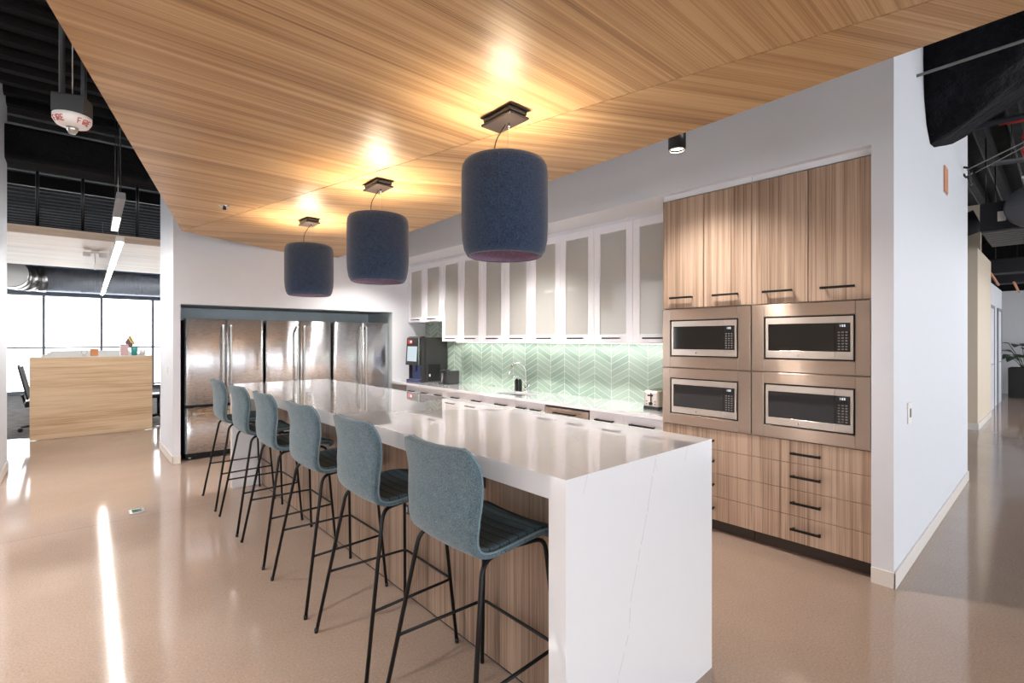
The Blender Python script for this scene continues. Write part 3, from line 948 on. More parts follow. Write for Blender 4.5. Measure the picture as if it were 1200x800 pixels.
# ================================================================== WALL CABINETS
XU = 4.15
def wall_cab(y0, y1, z0, z1, label):
    yc = (y0 + y1) / 2
    r = thing('wall_cabinet', label, 'cabinet', (XU, yc, 0), 0, 'white glass-front wall cabinets')
    a, b = y0 - yc + .001, y1 - yc - .001
    bm = B()
    bx(bm, .021, .335, a, a + .018, z0, z1); bx(bm, .021, .335, b - .018, b, z0, z1)
    bx(bm, .325, .335, a + .018, b - .018, z0, z1)
    bx(bm, .021, .325, a + .018, b - .018, z0, z0 + .018); bx(bm, .021, .325, a + .018, b - .018, z1 - .018, z1)
    obj('carcass', bm, 'white_lacquer', r)
    n = 3 if z1 - z0 > 1 else 2
    for k in range(1, n):
        z = z0 + (z1 - z0) * k / n
        obj('shelf', box(.03, .32, a + .019, b - .019, z, z + .018), 'white_lacquer', r)
    for c0, c1 in ((a, -.001), (.001, b)):
        c0 += .0005; c1 -= .0005
        st = .078
        top, bot = .075, .082
        bm = B()
        bx(bm, 0, .020, c0, c0 + st, z0, z1, .0015, 1); bx(bm, 0, .020, c1 - st, c1, z0, z1, .0015, 1)
        bx(bm, 0, .020, c0 + st, c1 - st, z0, z0 + bot, .0015, 1); bx(bm, 0, .020, c0 + st, c1 - st, z1 - top, z1, .0015, 1)
        d = obj('door', bm, 'white_lacquer', r)
        obj('glass_pane', box(.008, .013, c0 + st - .004, c1 - st + .004, z0 + bot - .004, z1 - top + .004), 'frosted_glass', d)
        obj('handle', bar_handle_y(B(), 0, (c0 + c1) / 2, z0 + .043, .215), 'black_metal', d)
    return r
ZU0, ZU1 = 1.497, 2.712
edges = [6.236, 5.262, 4.308, 3.336, 2.360]
labs = ['tall white glass-front wall cabinet above the coffee grinder, first after the short one',
        'tall white glass-front wall cabinet above the sink and faucet',
        'tall white glass-front wall cabinet above the dishwasher, second from the wood cabinets',
        'tall white glass-front wall cabinet against the tall wood cabinet, above the toaster']
for (b, a), lab in zip(zip(edges, edges[1:]), labs):
    wall_cab(a, b, ZU0, ZU1, lab)
wall_cab(6.238, 7.236, 1.80, ZU1, 'short white glass-front wall cabinet above the coffee machine')
tag(obj('filler_panel', box(XU + .03, XU + .3, 2.303, 2.358, ZU0, ZU1), 'white_lacquer'), 'white filler strip between the glass-front cabinets and the tall wood cabinet', 'panel')
tag(obj('filler_panel', box(XU + .02, XU + .30, 2.303, 7.236, ZU1 + .002, 2.7565), 'wall_paint'), 'pale filler board between the glass-front cabinets and the soffit', 'panel')
# under-cabinet LED strips
us = thing('under_cabinet_light', 'slim LED strip light under the white wall cabinets above the tiles', 'light strip', (4.40, 0, ZU0))
obj('channel', box(-.016, .016, 2.37, 6.22, -.012, -.0005), 'white_plastic', us)
obj('lens', box(-.012, .012, 2.38, 6.21, -.016, -.0125), 'strip_cool', us)
light('strip_beam', 'AREA', (0, 4.3, -.02), 3.5, (1, .95, .86), us, shape='RECTANGLE', size=.03, size_y=3.8)

# ---- faucet, dispensers
fz = thing('faucet', 'chrome gooseneck faucet arching over the sink', 'faucet', (4.36, 4.62, CZ))
bm = B()
lathe(bm, [(0, 0), (.026, 0), (.026, .008), (.017, .014), (.015, .10), (0, .10)], n=24)
obj('base', bm, 'chrome', fz)
path = [(0, 0, .09), (0, 0, .26)] + [(-.11 + .11 * math.cos(a), .03 - .03 * math.cos(a), .26 + .105 * math.sin(a)) for a in [PI * k / 12 for k in range(1, 12)]] + [(-.222, .06, .25), (-.232, .062, .19)]
obj('spout', tube(B(), path, [.011] * (len(path) - 2) + [.012, .014], 14), 'chrome', fz)
obj('lever', tube(B(), [(.0, -.012, .06), (.0, -.05, .075), (-.01, -.085, .10)], [.009, .008, .006], 12), 'chrome', fz)
sd = thing('soap_dispenser', 'soap', 'soap dispenser', (4.33, 4.76, CZ), 0, 'black bottles beside the faucet')
obj('bottle', lathe(B(), [(0, 0), (.024, 0), (.026, .01), (.026, .135), (.018, .15), (.010, .155), (0, .155)], n=24), 'black_satin', sd)
bm = B()
tube(bm, [(0, 0, .155), (0, 0, .185)], .007, 12); tube(bm, smooth_path([(0, 0, .182), (-.02, 0, .19), (-.045, 0, .182)], .01), .006, 10)
obj('pump', bm, 'chrome', sd)
sd['label'] = 'black soap bottle farther from the dishwasher beside the faucet'
dup(sd, (4.325, 4.69, CZ), .1, 'black soap bottle standing closest to the chrome faucet')

# ---- toaster
to = thing('toaster', 'small steel toaster tucked against the tall wood cabinet', 'toaster', (4.255, 2.615, CZ))
bm = B(); bx(bm, -.145, .145, -.085, .085, .02, .185, .028, 4)
bm2 = B(); bx(bm2, -.146, .146, -.086, .086, .0, .03, .006, 2)
obj('body', bm, 'steel_micro', to); obj('base', bm2, 'black_satin', to)
bm = B()
for s in (-1, 1): bx(bm, -.11, .11, s * .035 - .013, s * .035 + .013, .183, .1858)
obj('slots', bm, 'black_void', to)
bm = B(); bx(bm, -.1475, -.144, -.006, .006, .07, .16)
obj('lever_slot', bm, 'black_void', to)
obj('lever', box(-.175, -.144, -.022, .022, .130, .146, bev=.004), 'black_satin', to)
obj('knob', lathe(B(), [(0, -.165), (.015, -.165), (.017, -.146), (0, -.146)], (0, 0, .06), 20, axis='X'), 'black_satin', to)
bm = B()
for y in (-.045, .045):
    for z in (.055, .08): lathe(bm, [(0, -.150), (.006, -.150), (.006, -.146), (0, -.146)], (0, y, z), 12, axis='X')
obj('buttons', bm, 'dark_grey', to)

# ---- coffee machine
cm = thing('coffee_machine', 'black bean-to-cup coffee machine with a lit touch screen', 'coffee machine', (3.94, 6.75, CZ))
# local: front at x = 0 facing -X, width y -.17 .. .19, depth to .47
bm = B()
bx(bm, .10, .535, -.18, .19, .0, .70, .012, 2)
bx(bm, .05, .13, -.18, -.155, .0, .70, .004, 1); bx(bm, .05, .13, .165, .19, .0, .70, .004, 1)
obj('body', bm, 'charcoal', cm)
hd = B()
def slab(bm, pts, y0, y1):
    a = [bm.verts.new((x, y0, z)) for x, z in pts]; b = [bm.verts.new((x, y1, z)) for x, z in pts]
    bm.faces.new(a); bm.faces.new(b[::-1])
    for i in range(len(pts)):
        j = (i + 1) % len(pts); bm.faces.new((a[i], a[j], b[j], b[i]))
slab(hd, [(-.01, .27), (.12, .27), (.12, .715), (.06, .715), (.015, .69)], -.178, .188)
head = obj('front_head', hd, 'black_satin', cm)
def fx(z): return -.01 + (z - .27) / (.69 - .27) * .025
sc_ = B(); slab(sc_, [(fx(.33) - .004, .33), (fx(.33) + .002, .33), (fx(.56) + .002, .56), (fx(.56) - .004, .56)], -.135, .145)
obj('touch_screen', sc_, 'screen_glow', head)
lg = B(); slab(lg, [(fx(.60) - .003, .60), (fx(.60) + .002, .60), (fx(.66) + .002, .66), (fx(.66) - .003, .66)], .02, .14)
obj('logo_badge', lg, 'red_paint', head)
lg = B(); slab(lg, [(fx(.615) - .005, .615), (fx(.615), .615), (fx(.65), .65), (fx(.65) - .005, .65)], .03, .075)
obj('logo_mark', lg, 'white_plastic', head)
obj('side_trim', box(.004, .012, -.184, -.178, .275, .69), 'chrome', head)
bm = B(); bx(bm, .04, .10, -.15, .16, .05, .26)
obj('nozzle_bay', box(.098, .104, -.15, .16, .05, .268), 'nozzle_glow', cm)
bm = B(); bx(bm, .03, .075, -.035, .045, .17, .272, .006); tube(bm, [(.05, -.015, .17), (.05, -.015, .15)], .006); tube(bm, [(.05, .02, .17), (.05, .02, .15)], .006)
obj('nozzle', bm, 'blue_plastic', cm)
obj('drip_tray', box(.0, .10, -.175, .185, .0, .045, bev=.006), 'blue_plastic', cm)
obj('tray_grid', box(.005, .095, -.16, .17, .0452, .049), 'steel_plain', cm)
bm = B(); bx(bm, .17, .40, -.1835, -.1795, .02, .28, .002, 1)
obj('side_hatch', bm, 'black_void', cm)
obj('side_latch', box(.19, .215, -.189, -.1835, .09, .13, bev=.002), 'white_plastic', cm)
# ---- grinder next to it
cg = thing('coffee_grinder', 'black countertop appliance with a silver column beside the coffee machine', 'appliance', (4.22, 6.14, CZ))
bm = B(); bx(bm, -.10, .12, -.085, .085, .0, .20, .012, 3); bx(bm, -.15, -.06, -.07, .07, 0, .02, .006, 2)
obj('body', bm, 'charcoal', cg)
obj('column', lathe(B(), [(0, .015), (.016, .015), (.016, .165), (0, .165)], (-.115, .02, 0), 16), 'steel_plain', cg)
obj('handle', tube(B(), smooth_path([(.118, -.03, .17), (.165, -.03, .17), (.165, -.03, .04), (.118, -.03, .04)], .03), .013, 10), 'steel_plain', cg)
obj('hopper', box(-.13, -.02, -.055, .075, .17, .215, bev=.01), 'black_satin', cg)

# ================================================================== REFRIGERATORS
def make_fridge():
    r = thing('refrigerator', 'fridge', 'refrigerator', group='stainless French-door refrigerators')
    W = .456
    def front(bm, x0, x1, z0, z1, sag=.016):
        """door with a softly bowed face towards -Y"""
        n = 28
        top = []; bot = []
        for k in range(n + 1):
            u = k / n; x = x0 + (x1 - x0) * u
            e = min(u, 1 - u)
            y = -sag * (1 - (2 * u - 1) ** 2) - (.0 if e > 0.02 else -.006) + .0012 * math.sin(u * 13 + x0 * 5)
            top.append(bm.verts.new((x, y, z1))); bot.append(bm.verts.new((x, y, z0)))
        tb = [bm.verts.new((x1, .075, z1)), bm.verts.new((x0, .075, z1))]
        bb = [bm.verts.new((x1, .075, z0)), bm.verts.new((x0, .075, z0))]
        for k in range(n):
            f = bm.faces.new((bot[k], bot[k + 1], top[k + 1], top[k])); f.smooth = True
        bm.faces.new(top + tb); bm.faces.new((bot + bb)[::-1])
        bm.faces.new((bot[-1], bb[0], tb[0], top[-1])); bm.faces.new((bot[0], top[0], tb[1], bb[1])); bm.faces.new((bb[0], bb[1], tb[1], tb[0]))
        return bm
    obj('body', box(-W + .004, W - .004, .08, .74, .055, 1.775), 'dark_grey', r)
    for s in (-1, 1):
        x0, x1 = (-W, -.0025) if s < 0 else (.0025, W)
        d = obj('door', front(B(), x0, x1, .695, 1.79), 'steel_fridge', r)
        hx_ = s * .045
        bm = B()
        tube(bm, smooth_path([(hx_, -.006, .80), (hx_, -.062, .80), (hx_, -.062, 1.70), (hx_, -.006, 1.70)], .02), .0125, 12)
        for z in (.80, 1.70): bx(bm, hx_ - .016, hx_ + .016, -.066, -.004, z - .022, z + .022, .006, 2)
        obj('handle', bm, 'steel_plain', d)
    d = obj('freezer_drawer', front(B(), -W, W, .085, .655, .02), 'steel_fridge', r)
    bm = B()
    tube(bm, smooth_path([(-.36, -.012, .585), (-.36, -.066, .585), (.36, -.066, .585), (.36, -.012, .585)], .02), .0125, 12)
    for x in (-.36, .36): bx(bm, x - .02, x + .02, -.07, -.008, .565, .605, .006, 2)
    obj('handle', bm, 'steel_plain', d)
    obj('gasket', box(-W + .01, W - .01, .05, .08, .655, .697), 'black_void', r)
    obj('toe_grille', box(-W + .01, W - .01, .05, .5, .012, .085), 'black_void', r)
    bm = B()
    for x in (-.4, .4):
        lathe(bm, [(0, 0), (.02, 0), (.02, .03), (0, .03)], (x, .06, 0), 14)
    obj('foot', bm, 'steel_plain', r)
    return r
R0 = make_fridge()
for i, (x, lab) in enumerate(((1.502, 'stainless French-door refrigerator by the open passage to the office'),
                              (2.440, 'middle one of the three stainless French-door refrigerators'),
                              (3.385, 'stainless French-door refrigerator nearest the counter with the coffee machine'))):
    if i == 0: R0.location = (x, 7.335, 0); R0['label'] = lab
    else: dup(R0, (x, 7.335, 0), 0, lab)

# ================================================================== SMALL WALL AND CEILING FITTINGS
def plate(name, label, cat, loc, face, w=.07, h=.115, toggles=1):
    r = thing(name, label, cat, loc)
    bm = B(); tg = B()
    if face == '-x':
        bx(bm, -.007, -.0005, -w / 2, w / 2, -h / 2, h / 2, .003); bx(tg, -.012, -.0072, -.012, .012, -.025, .025, .002)
    else:
        bx(bm, -w / 2, w / 2, -.007, -.0005, -h / 2, h / 2, .003); bx(tg, -.012, .012, -.012, -.0072, -.03, .03, .002)
    obj('cover_plate', bm, 'white_plastic', r); obj('rocker', tg, 'mesh_grey' if face != '-x' else 'white_plastic', r)
    return r
plate('light_switch', 'white light switch on the end face of the refrigerator wall', 'light switch', (.910, 7.70, 1.11), '-x', .09, .13)
plate('wall_outlet', 'white wall plate on the corridor face of the end pier', 'wall plate', (4.20, .690, 1.035), '-y', .12, .14)
pl = thing('wall_sign', 'small amber sign plate high on the white corridor wall', 'sign', (5.72, .690, 2.93))
obj('panel', box(-.09, .09, -.012, -.0006, -.11, .11, bev=.004), 'amber_sign', pl)  # plain amber plate with a thin steel strip below it
obj('frame', box(-.10, .10, -.006, -.0005, -.12, -.111), 'steel_plain', pl)
fo = thing('floor_outlet', 'small metal floor outlet cover in the concrete by the passage', 'floor outlet', (.42, 5.48, 0))
obj('cover_plate', box(-.055, .055, -.07, .07, .0005, .006, bev=.002), 'steel_plain', fo)
obj('lid', box(-.035, .035, -.045, .045, .0062, .009, bev=.001), 'chrome', fo)
sp = thing('ceiling_sprinkler', 'small concealed sprinkler cap on the wood ceiling', 'sprinkler', (1.03, 5.10, ZC))
obj('cap', lathe(B(), [(0, -.010), (.038, -.010), (.045, -.003), (.045, -.0005), (0, -.0005)], n=28), 'chrome', sp)
obj('frame', lathe(B(), [(0, -.04), (.016, -.038), (.014, -.012), (0, -.0102)], n=16), 'black_satin', sp)

# fire strobe on rods
fs = thing('fire_alarm', 'white fire alarm strobe on a dark box hanging beside the wood ceiling', 'fire alarm', (-.004, 3.29, 2.585), math.radians(-20))
fs.scale = (.74, .74, .95)
obj('dome_plate', lathe(B(), [(0, .0), (.045, .0), (.085, .010), (.103, .034), (.103, .058), (0, .058)], n=40), 'white_plastic', fs)
obj('back_box', box(-.088, .088, -.075, .075, .0585, .155, bev=.006), 'dark_grey', fs)
obj('strobe_lens', lathe(B(), [(0, -.035), (.018, -.032), (.030, -.014), (.034, .0005), (0, .0005)], n=24), 'steel_plain', fs)
obj('conduit', tube(B(), [(-.055, .0, .155), (-.055, .0, 1.68)], .016, 12), 'dark_grey', fs)
obj('conduit', tube(B(), [(.055, .02, .155), (.055, .02, .30), (.055, .02, 1.68)], .016, 12), 'dark_grey', fs)
obj('hanger_rod', tube(B(), [(.005, -.01, .155), (.005, -.01, 1.68)], .004, 8), 'steel_plain', fs)
# red lettering FIRE built as small strokes on the rim
def letters(word, size, th, dep):
    G = {'F': [(0, 0, 0, 1), (0, 1, .6, 1), (0, .5, .5, .5)], 'I': [(.25, 0, .25, 1)], 'R': [(0, 0, 0, 1), (0, 1, .55, 1), (.55, 1, .55, .5), (0, .5, .55, .5), (.2, .5, .6, 0)], 'E': [(0, 0, 0, 1), (0, 1, .6, 1), (0, .5, .5, .5), (0, 0, .6, 0)]}
    out = []; x = 0
    for ch in word:
        for s in G[ch]:
            out.append(((x + s[0]) * size, s[1] * size, (x + s[2]) * size, s[3] * size))
        x += .6 if ch == 'I' else .9
    return out, x * size
strokes, wd = letters('FIRE', .026, .004, .002)
for k, ang in enumerate((math.radians(-118), math.radians(-28), math.radians(62), math.radians(152))):
    bm = B()
    for (a, b, c, d) in strokes:
        def P(u, v):
            # wrap round the sloping rim of the dome, letters upright
            t_ = v / .026
            rad = .0875 + .0165 * t_; z = .0115 + .0235 * t_
            an = ang + (u - wd / 2) / .098
            return Vector((rad * math.cos(an), rad * math.sin(an), z - .001))
        tube(bm, [P(a, b), P((a + c) / 2, (b + d) / 2), P(c, d)], .0022, 6)
    obj('lettering', bm, 'red_paint', fs)

# ================================================================== OFFICE BEYOND
def desk(x0, x1, y0, y1, label, mat='wood_desk'):
    r = thing('office_desk', label, 'desk', ((x0 + x1) / 2, y0, 0), 0, 'office desks behind the passage')
    hw = (x1 - x0) / 2; L = y1 - y0
    obj('end_panel', box(-hw, hw, 0, .04, .006, 1.245, bev=.003), mat, r)
    obj('worktop', box(-hw + .04, hw - .04, .041, L, .715, .745, bev=.003), 'screen_white', r)
    obj('divider_screen', box(-.02, .02, .041, L, .746, 1.10, bev=.003), 'mesh_grey', r)
    bm = B()
    for s in (-1, 1):
        bx(bm, s * (hw - .08) - .025, s * (hw - .08) + .025, L - .10, L - .05, .006, .714)
    obj('leg', bm, 'white_plastic', r)
    obj('cap_rail', box(-hw, hw, -.002, .042, 1.2455, 1.262, bev=.003), 'screen_white', r)
    return r
desk(-.49, 1.0, 10.30, 10.92, 'wood fronted desk end facing the kitchen, small ornaments along its top')
desk(-.41, 1.0, 11.76, 12.5, 'second desk end behind the wood fronted one', 'screen_white')
desk(-.39, 1.0, 13.3, 14.2, 'third desk end behind the wood fronted one', 'screen_white')
desk(-.40, 1.05, 15.4, 16.4, 'farthest desk end, closest to the office windows', 'screen_white')
TOPZ = 1.2625
def ornament(name, label, cat, bm, mat, x, y=10.32, z=TOPZ, rotz=0.):
    o = tag(obj(name, bm, mat), label, cat, 'ornaments on the desk end')
    o.location = (x, y, z); o.rotation_euler = (0, 0, rotz)
    return o
gb = thing('gift_box', 'small orange box on the wood desk end', 'box', (.25, 10.32, TOPZ), .15, 'ornaments on the desk end')
obj('body', box(-.045, .045, -.03, .03, 0, .085, bev=.004), 'orange_card', gb); obj('lid', box(-.048, .048, -.033, .033, .0855, .115, bev=.004), 'orange_card', gb)
tp = thing('plant_pot', 'teal pot on the wood desk end in front of the little flag', 'pot', (.76, 10.32, TOPZ), 0, 'ornaments on the desk end')
obj('pot', lathe(B(), [(0, 0), (.036, 0), (.050, .13), (.046, .13), (.036, .02), (0, .02)], n=24), 'teal_glaze', tp)
obj('soil', lathe(B(), [(0, .10), (.043, .10), (.043, .112), (0, .112)], n=24), 'soil', tp)
cd = thing('greeting_card', 'pale pink folded card standing on the wood desk end', 'card', (.63, 10.325, TOPZ), .2, 'ornaments on the desk end')
bm = B(); bx(bm, -.05, .05, -.003, .0, 0, .185)
obj('front_leaf', bm, 'pink_card', cd)
bm = B(); bx(bm, -.05, -.047, .0005, .06, 0, .185)
obj('back_leaf', bm, 'screen_white', cd)
fl = thing('desk_flag', 'small striped yellow and plum flag leaning on the desk end', 'flag', (.70, 10.345, TOPZ), 0, 'ornaments on the desk end')
obj('stick', tube(B(), [(.05, 0, 0), (.045, 0, .12), (-.0, 0, .345)], .004, 8), 'kick_dark', fl)
bm = B()
def quad(bm, p):
    a = [bm.verts.new((x, -.002, z)) for x, z in p]; b = [bm.verts.new((x, .002, z)) for x, z in p]
    bm.faces.new(a); bm.faces.new(b[::-1])
    for i in range(4): bm.faces.new((a[i], a[(i + 1) % 4], b[(i + 1) % 4], b[i]))
quad(bm, [(.0, .345), (.075, .19), (.045, .17), (-.025, .29)])
obj('yellow_stripe', bm, 'yellow_card', fl)
bm = B(); quad(bm, [(-.025, .289), (.044, .169), (.012, .12), (-.065, .21)])
obj('plum_stripe', bm, 'plum_card', fl)
gl_ = thing('wire_stand', 'small silver wire stand beside the orange box on the desk end', 'stand', (.13, 10.32, TOPZ), 0, 'ornaments on the desk end')
obj('base', box(-.03, .03, -.025, .025, 0, .008, bev=.002), 'steel_plain', gl_)
obj('ring', tube(B(), [(.035 * math.cos(2 * PI * k / 20), 0, .065 + .042 * math.sin(2 * PI * k / 20)) for k in range(20)], .004, 8, closed=True), 'steel_plain', gl_)
wc = thing('mug', 'white mug on the desk end beside the teal pot', 'mug', (.87, 10.32, TOPZ), 0, 'ornaments on the desk end')
obj('cup', lathe(B(), [(0, 0), (.036, 0), (.040, .095), (.036, .095), (.032, .01), (0, .01)], n=24), 'white_plastic', wc)
obj('handle', tube(B(), [(.038 + .026 * math.sin(PI * k / 8), 0, .075 - .055 * k / 8) for k in range(9)], .005, 8), 'white_plastic', wc)

def office_chair(loc, rz, label):
    r = thing('office_chair', label, 'office chair', loc, rz, 'mesh office chairs at the desks')
    obj('seat', box(-.24, .24, -.24, .24, .45, .52, bev=.03, seg=3), 'black_satin', r)
    bm = B()
    grid(bm, lambda u, v: Vector((-.22 + .44 * v, .22 + .10 * u + .05 * (2 * v - 1) ** 2 * -1, .58 + .50 * u)), 8, 8)
    b = obj('backrest', bm, 'mesh_grey', r)
    md = b.modifiers.new('thickness', 'SOLIDIFY'); md.thickness = .018
    bm = B()
    tube(bm, smooth_path([(-.23, .20, .56), (-.23, .31, 1.10), (.23, .31, 1.10), (.23, .20, .56), (-.23, .20, .56)], .05), .012, 8)
    obj('back_frame', bm, 'dark_grey', b)
    tb_ = B(); tube(tb_, [(0, .05, .45), (0, .22, .42), (0, .27, .62)], .022, 10)
    obj('spine', tb_, 'black_satin', b)
    for s in (-1, 1):
        bm = B(); tube(bm, smooth_path([(s * .24, .05, .48), (s * .29, .05, .48), (s * .29, .05, .67)], .03), .014, 8)
        bx(bm, s * .29 - .035, s * .29 + .035, -.10, .16, .67, .70, .01, 2)
        obj('armrest', bm, 'black_satin', r)
    obj('gas_lift', tube(B(), [(0, 0, .10), (0, 0, .45)], .025, 12), 'black_satin', r)
    bm = B()
    for k in range(5):
        a = 2 * PI * k / 5 + .3
        tube(bm, [(0, 0, .12), (.28 * math.cos(a), .28 * math.sin(a), .085)], [.025, .014], 8)
    obj('star_base', bm, 'black_satin', r)
    for k in range(5):
        a = 2 * PI * k / 5 + .3
        w = B(); lathe(w, [(0, -.025), (.03, -.025), (.034, -.01), (.034, .01), (.03, .025), (0, .025)], (.29 * math.cos(a), .29 * math.sin(a), .041), 14, axis='X')
        obj('caster', w, 'black_satin', r)
    return r
office_chair((-.36, 11.36, 0), math.radians(92), 'mesh office chair half hidden behind the left end of the wood desk')
office_chair((1.19, 11.3, 0), math.radians(-100), 'mesh office chair between the wood desk and the refrigerator wall')

# linear light under the pale raft, running towards the windows
ll = thing('linear_light', 'long bright linear LED light running from the pale raft to the windows', 'linear light', (.384, 6.90, 2.60))
ang = math.atan2(.519 - .384, 15.33 - 6.9)
ll.rotation_euler = (0, 0, -ang)
obj('housing', box(-.035, .035, 0, 8.45, .0, .06, bev=.004), 'white_plastic', ll)
obj('diffuser', box(-.024, .024, .01, 8.44, -.012, -.0005), 'led_white', ll)
for yy in (.5, 3.2, 5.6, 8.2): obj('hanger', tube(B(), [(0, yy, .06), (0, yy, .35 if 2.5 < yy < 6 else 1.74)], .003, 6), 'steel_plain', ll)
l2 = thing('linear_light', 'short dim linear light against the black deck before the pale raft', 'linear light', (.272, 4.78, 2.60), -.02)
obj('housing', box(-.028, .028, 0, 1.42, .0, .05, bev=.004), 'mesh_grey', l2)
obj('diffuser', box(-.025, .025, .75, 1.41, -.010, -.0005), 'led_soft', l2)
for yy in (.1, 1.2): obj('hanger', tube(B(), [(0, yy, .05), (0, yy, 1.7)], .003, 6), 'black_satin', l2)
# emergency twin-head light under the raft
el = thing('emergency_light', 'small white twin-head emergency light under the pale raft', 'emergency light', (.26, 10.4, 2.95))
obj('bracket', box(-.05, .05, -.02, .02, -.05, .0, bev=.004), 'white_plastic', el)
for s in (-1, 1): obj('lamp_head', box(s * .10 - .05, s * .10 + .05, -.03, .03, -.10, -.02, bev=.012, seg=3), 'screen_white', el)
obj('drop_rod', tube(B(), [(0, 0, -.05), (0, 0, -.30)], .008, 8), 'white_plastic', el)
def fill_lamp(x0, y0, L, z, rz, label, mat='led_lamp'):  # out-of-view fill lamps with housings, added only to brighten the room
    r = thing('linear_light', label, 'linear light', (x0, y0, z), rz, 'linear LED lights hung from the deck')
    obj('housing', box(-.07, .07, 0, L, .0, .07, bev=.004), 'white_plastic', r)
    obj('diffuser', box(-.065, .065, .02, L - .02, -.012, -.0005), mat, r)
    for yy in (.2, L - .2): obj('hanger', tube(B(), [(0, yy, .07), (0, yy, H_DECK - z - .06)], .003, 6), 'steel_plain', r)
    return r
fill_lamp(-2.5, -5.5, 12.0, 2.68, 0, 'long linear LED light hung over the aisle beside the stools')
fill_lamp(-5.2, -5.5, 12.0, 2.68, 0, 'long linear LED light hung farther out over the open floor')
fill_lamp(13.4, -.75, 6.3, 2.68, PI / 2, 'long linear LED light hung over the corridor floor before the end pier', 'led_lamp_low')
fill_lamp(19.2, -1.6, 7.6, 2.68, PI / 2, 'long linear LED light hung along the far corridor', 'led_lamp_low')
fill_lamp(7.4, -5.0, 8.0, 2.68, PI / 2, 'long linear LED light hung behind the corridor one', 'led_lamp_low')
# ducts of the office
dt = thing('air_duct', 'silver-blue round air duct crossing before the office windows', 'duct', (0, 16.5, 2.985))
bm = B(); tube(bm, [(-.5, 0, 0), (1, 0, 0), (6, 0, 0)], .295, 28)
obj('straight_run', bm, 'duct_silver', dt)
bm = B()
el_ = [(-.5, 0, 0)] + [(-.5 - .55 * math.sin(PI / 2 * k / 6), -.55 + .55 * math.cos(PI / 2 * k / 6), 0) for k in range(1, 7)] + [(-1.05, -1.2, 0)]
for i in range(len(el_) - 1):
    tube(bm, [el_[i], el_[i + 1]], (.30 if i % 2 else .31), 28)
obj('elbow', bm, 'steel_plain', dt, label='bright ribbed elbow')
bm = B()
for x in (.2, 2.2, 4.5): tube(bm, [(x, 0, .295), (x, 0, 1.36)], .006, 6)
obj('hangers', bm, 'black_satin', dt)
d2 = thing('air_duct', 'dark flat duct above the silver-blue one near the office windows', 'duct', (0, 15.6, 3.34))
obj('casing', box(-6, 6, -.3, .3, 0, .3, bev=.01), 'duct_dark', d2)
bm = B()
for x in (-3, 0, 3): tube(bm, [(x, 0, .3), (x, 0, 1.0)], .006, 6)
obj('hangers', bm, 'black_satin', d2)
# black joists and hanger rods in front of the lit deck
for k, (x, y) in enumerate(((-.37, 9.1), (.10, 9.1), (.72, 9.0))):
    o = tag(obj('hanger_rod', tube(B(), [(x, y + .3, 3.06), (x, y + .3, H_DECK - .05)], .02, 8), 'black_satin'), ['black hanger rod of the pale raft beside the white column', 'black hanger rod of the pale raft in the middle of the passage', 'black hanger rod of the pale raft by the refrigerator wall'][k], 'hanger rod', 'rods carrying the pale raft')
tag(obj('steel_joist', box(-8, 8, 10.1, 10.16, 3.78, 3.96, bev=.01), 'black_satin'), 'slim black steel joist above the pale raft', 'joist')

# ================================================================== CORRIDOR SIDE OVERHEAD
wd_ = thing('insulated_duct', 'large black wrapped duct coming through the white corridor wall', 'duct', (5.0, .688, 3.05))
sec = [(-.28, 1.25), (-.30, .55), (-.26, .28), (-.17, .10), (-.02, .0), (.16, .02), (.40, .09), (.75, .19), (1.15, .31), (1.55, .45), (1.75, .62), (1.80, 1.25)]
bm = B()
def sec_pt(v):
    q = v * (len(sec) - 1); i = min(int(q), len(sec) - 2); u = q - i
    return sec[i][0] + (sec[i + 1][0] - sec[i][0]) * u, sec[i][1] + (sec[i + 1][1] - sec[i][1]) * u
def duct_pt(u, v):
    x, z = sec_pt(v)
    d = u * 1.75
    k = 0 if u < .02 else .02 * math.sin(11 * d + 23 * v) + .015 * math.sin(31 * v - 5 * d)
    return Vector((x + k, -d, min(1.2, z + .62 * d + k)))
grid(bm, duct_pt, 22, 44)
a_ = [bm.verts.new(duct_pt(0, k / 44)) for k in range(45)]
bm.faces.new(a_)
obj('wrapped_run', bm, 'duct_wrap', wd_)
wp = tag(obj('sprinkler_pipe', tube(B(), [(4.46, .6902, 3.395), (4.46, -.4, 3.42), (4.46, -2.2, 3.43)], .011, 8), 'cable_grey'), 'thin pale pipe crossing in front of the black wrapped duct', 'pipe')
# air handler box and round collar
ah = thing('air_handler', 'dark boxed air handling unit hanging over the corridor', 'air handler', (9.2, 0, 2.99))
obj('casing', box(0, 1.6, -2.0, .752, .0, .375, bev=.01), 'duct_dark', ah)
bm = B()
for k in range(9): bx(bm, .05 + k * .17, .16 + k * .17, -1.98, .735, -.02, -.0005)
obj('underside_ribs', bm, 'duct_grey', ah)
obj('collar', lathe(B(), [(.0, -.16), (.24, -.16), (.26, -.12), (.26, -.001), (0, -.001)], (0, .26, .24), 28, axis='X'), 'duct_grey', ah)
obj('label_plate', box(-.004, -.0005, .50, .58, .11, .24), 'base_white', ah)
bm = B()
for (x, y) in ((.1, .7), (1.5, .7), (.1, -1.9), (1.5, -1.9)): tube(bm, [(x, y, .375), (x, y, 1.33)], .008, 6)
obj('hangers', bm, 'black_satin', ah)
fd = thing('flex_duct', 'dark flexible duct bending over the beige corridor column', 'duct', (11.2, 1.35, 3.305))
bm = B(); tube(bm, smooth_path([(0, .9, -.04), (0, .2, .0), (.0, -.2, .12), (.0, -.42, .2)], .3), .19, 16)
obj('sleeve', bm, 'duct_dark', fd)
ub = tag(obj('bulkhead', box(11.9, 12.0, .96, 3.4, 3.07, 3.9), 'wall_beige'), 'brownish boarding above the beige corridor column', 'bulkhead')
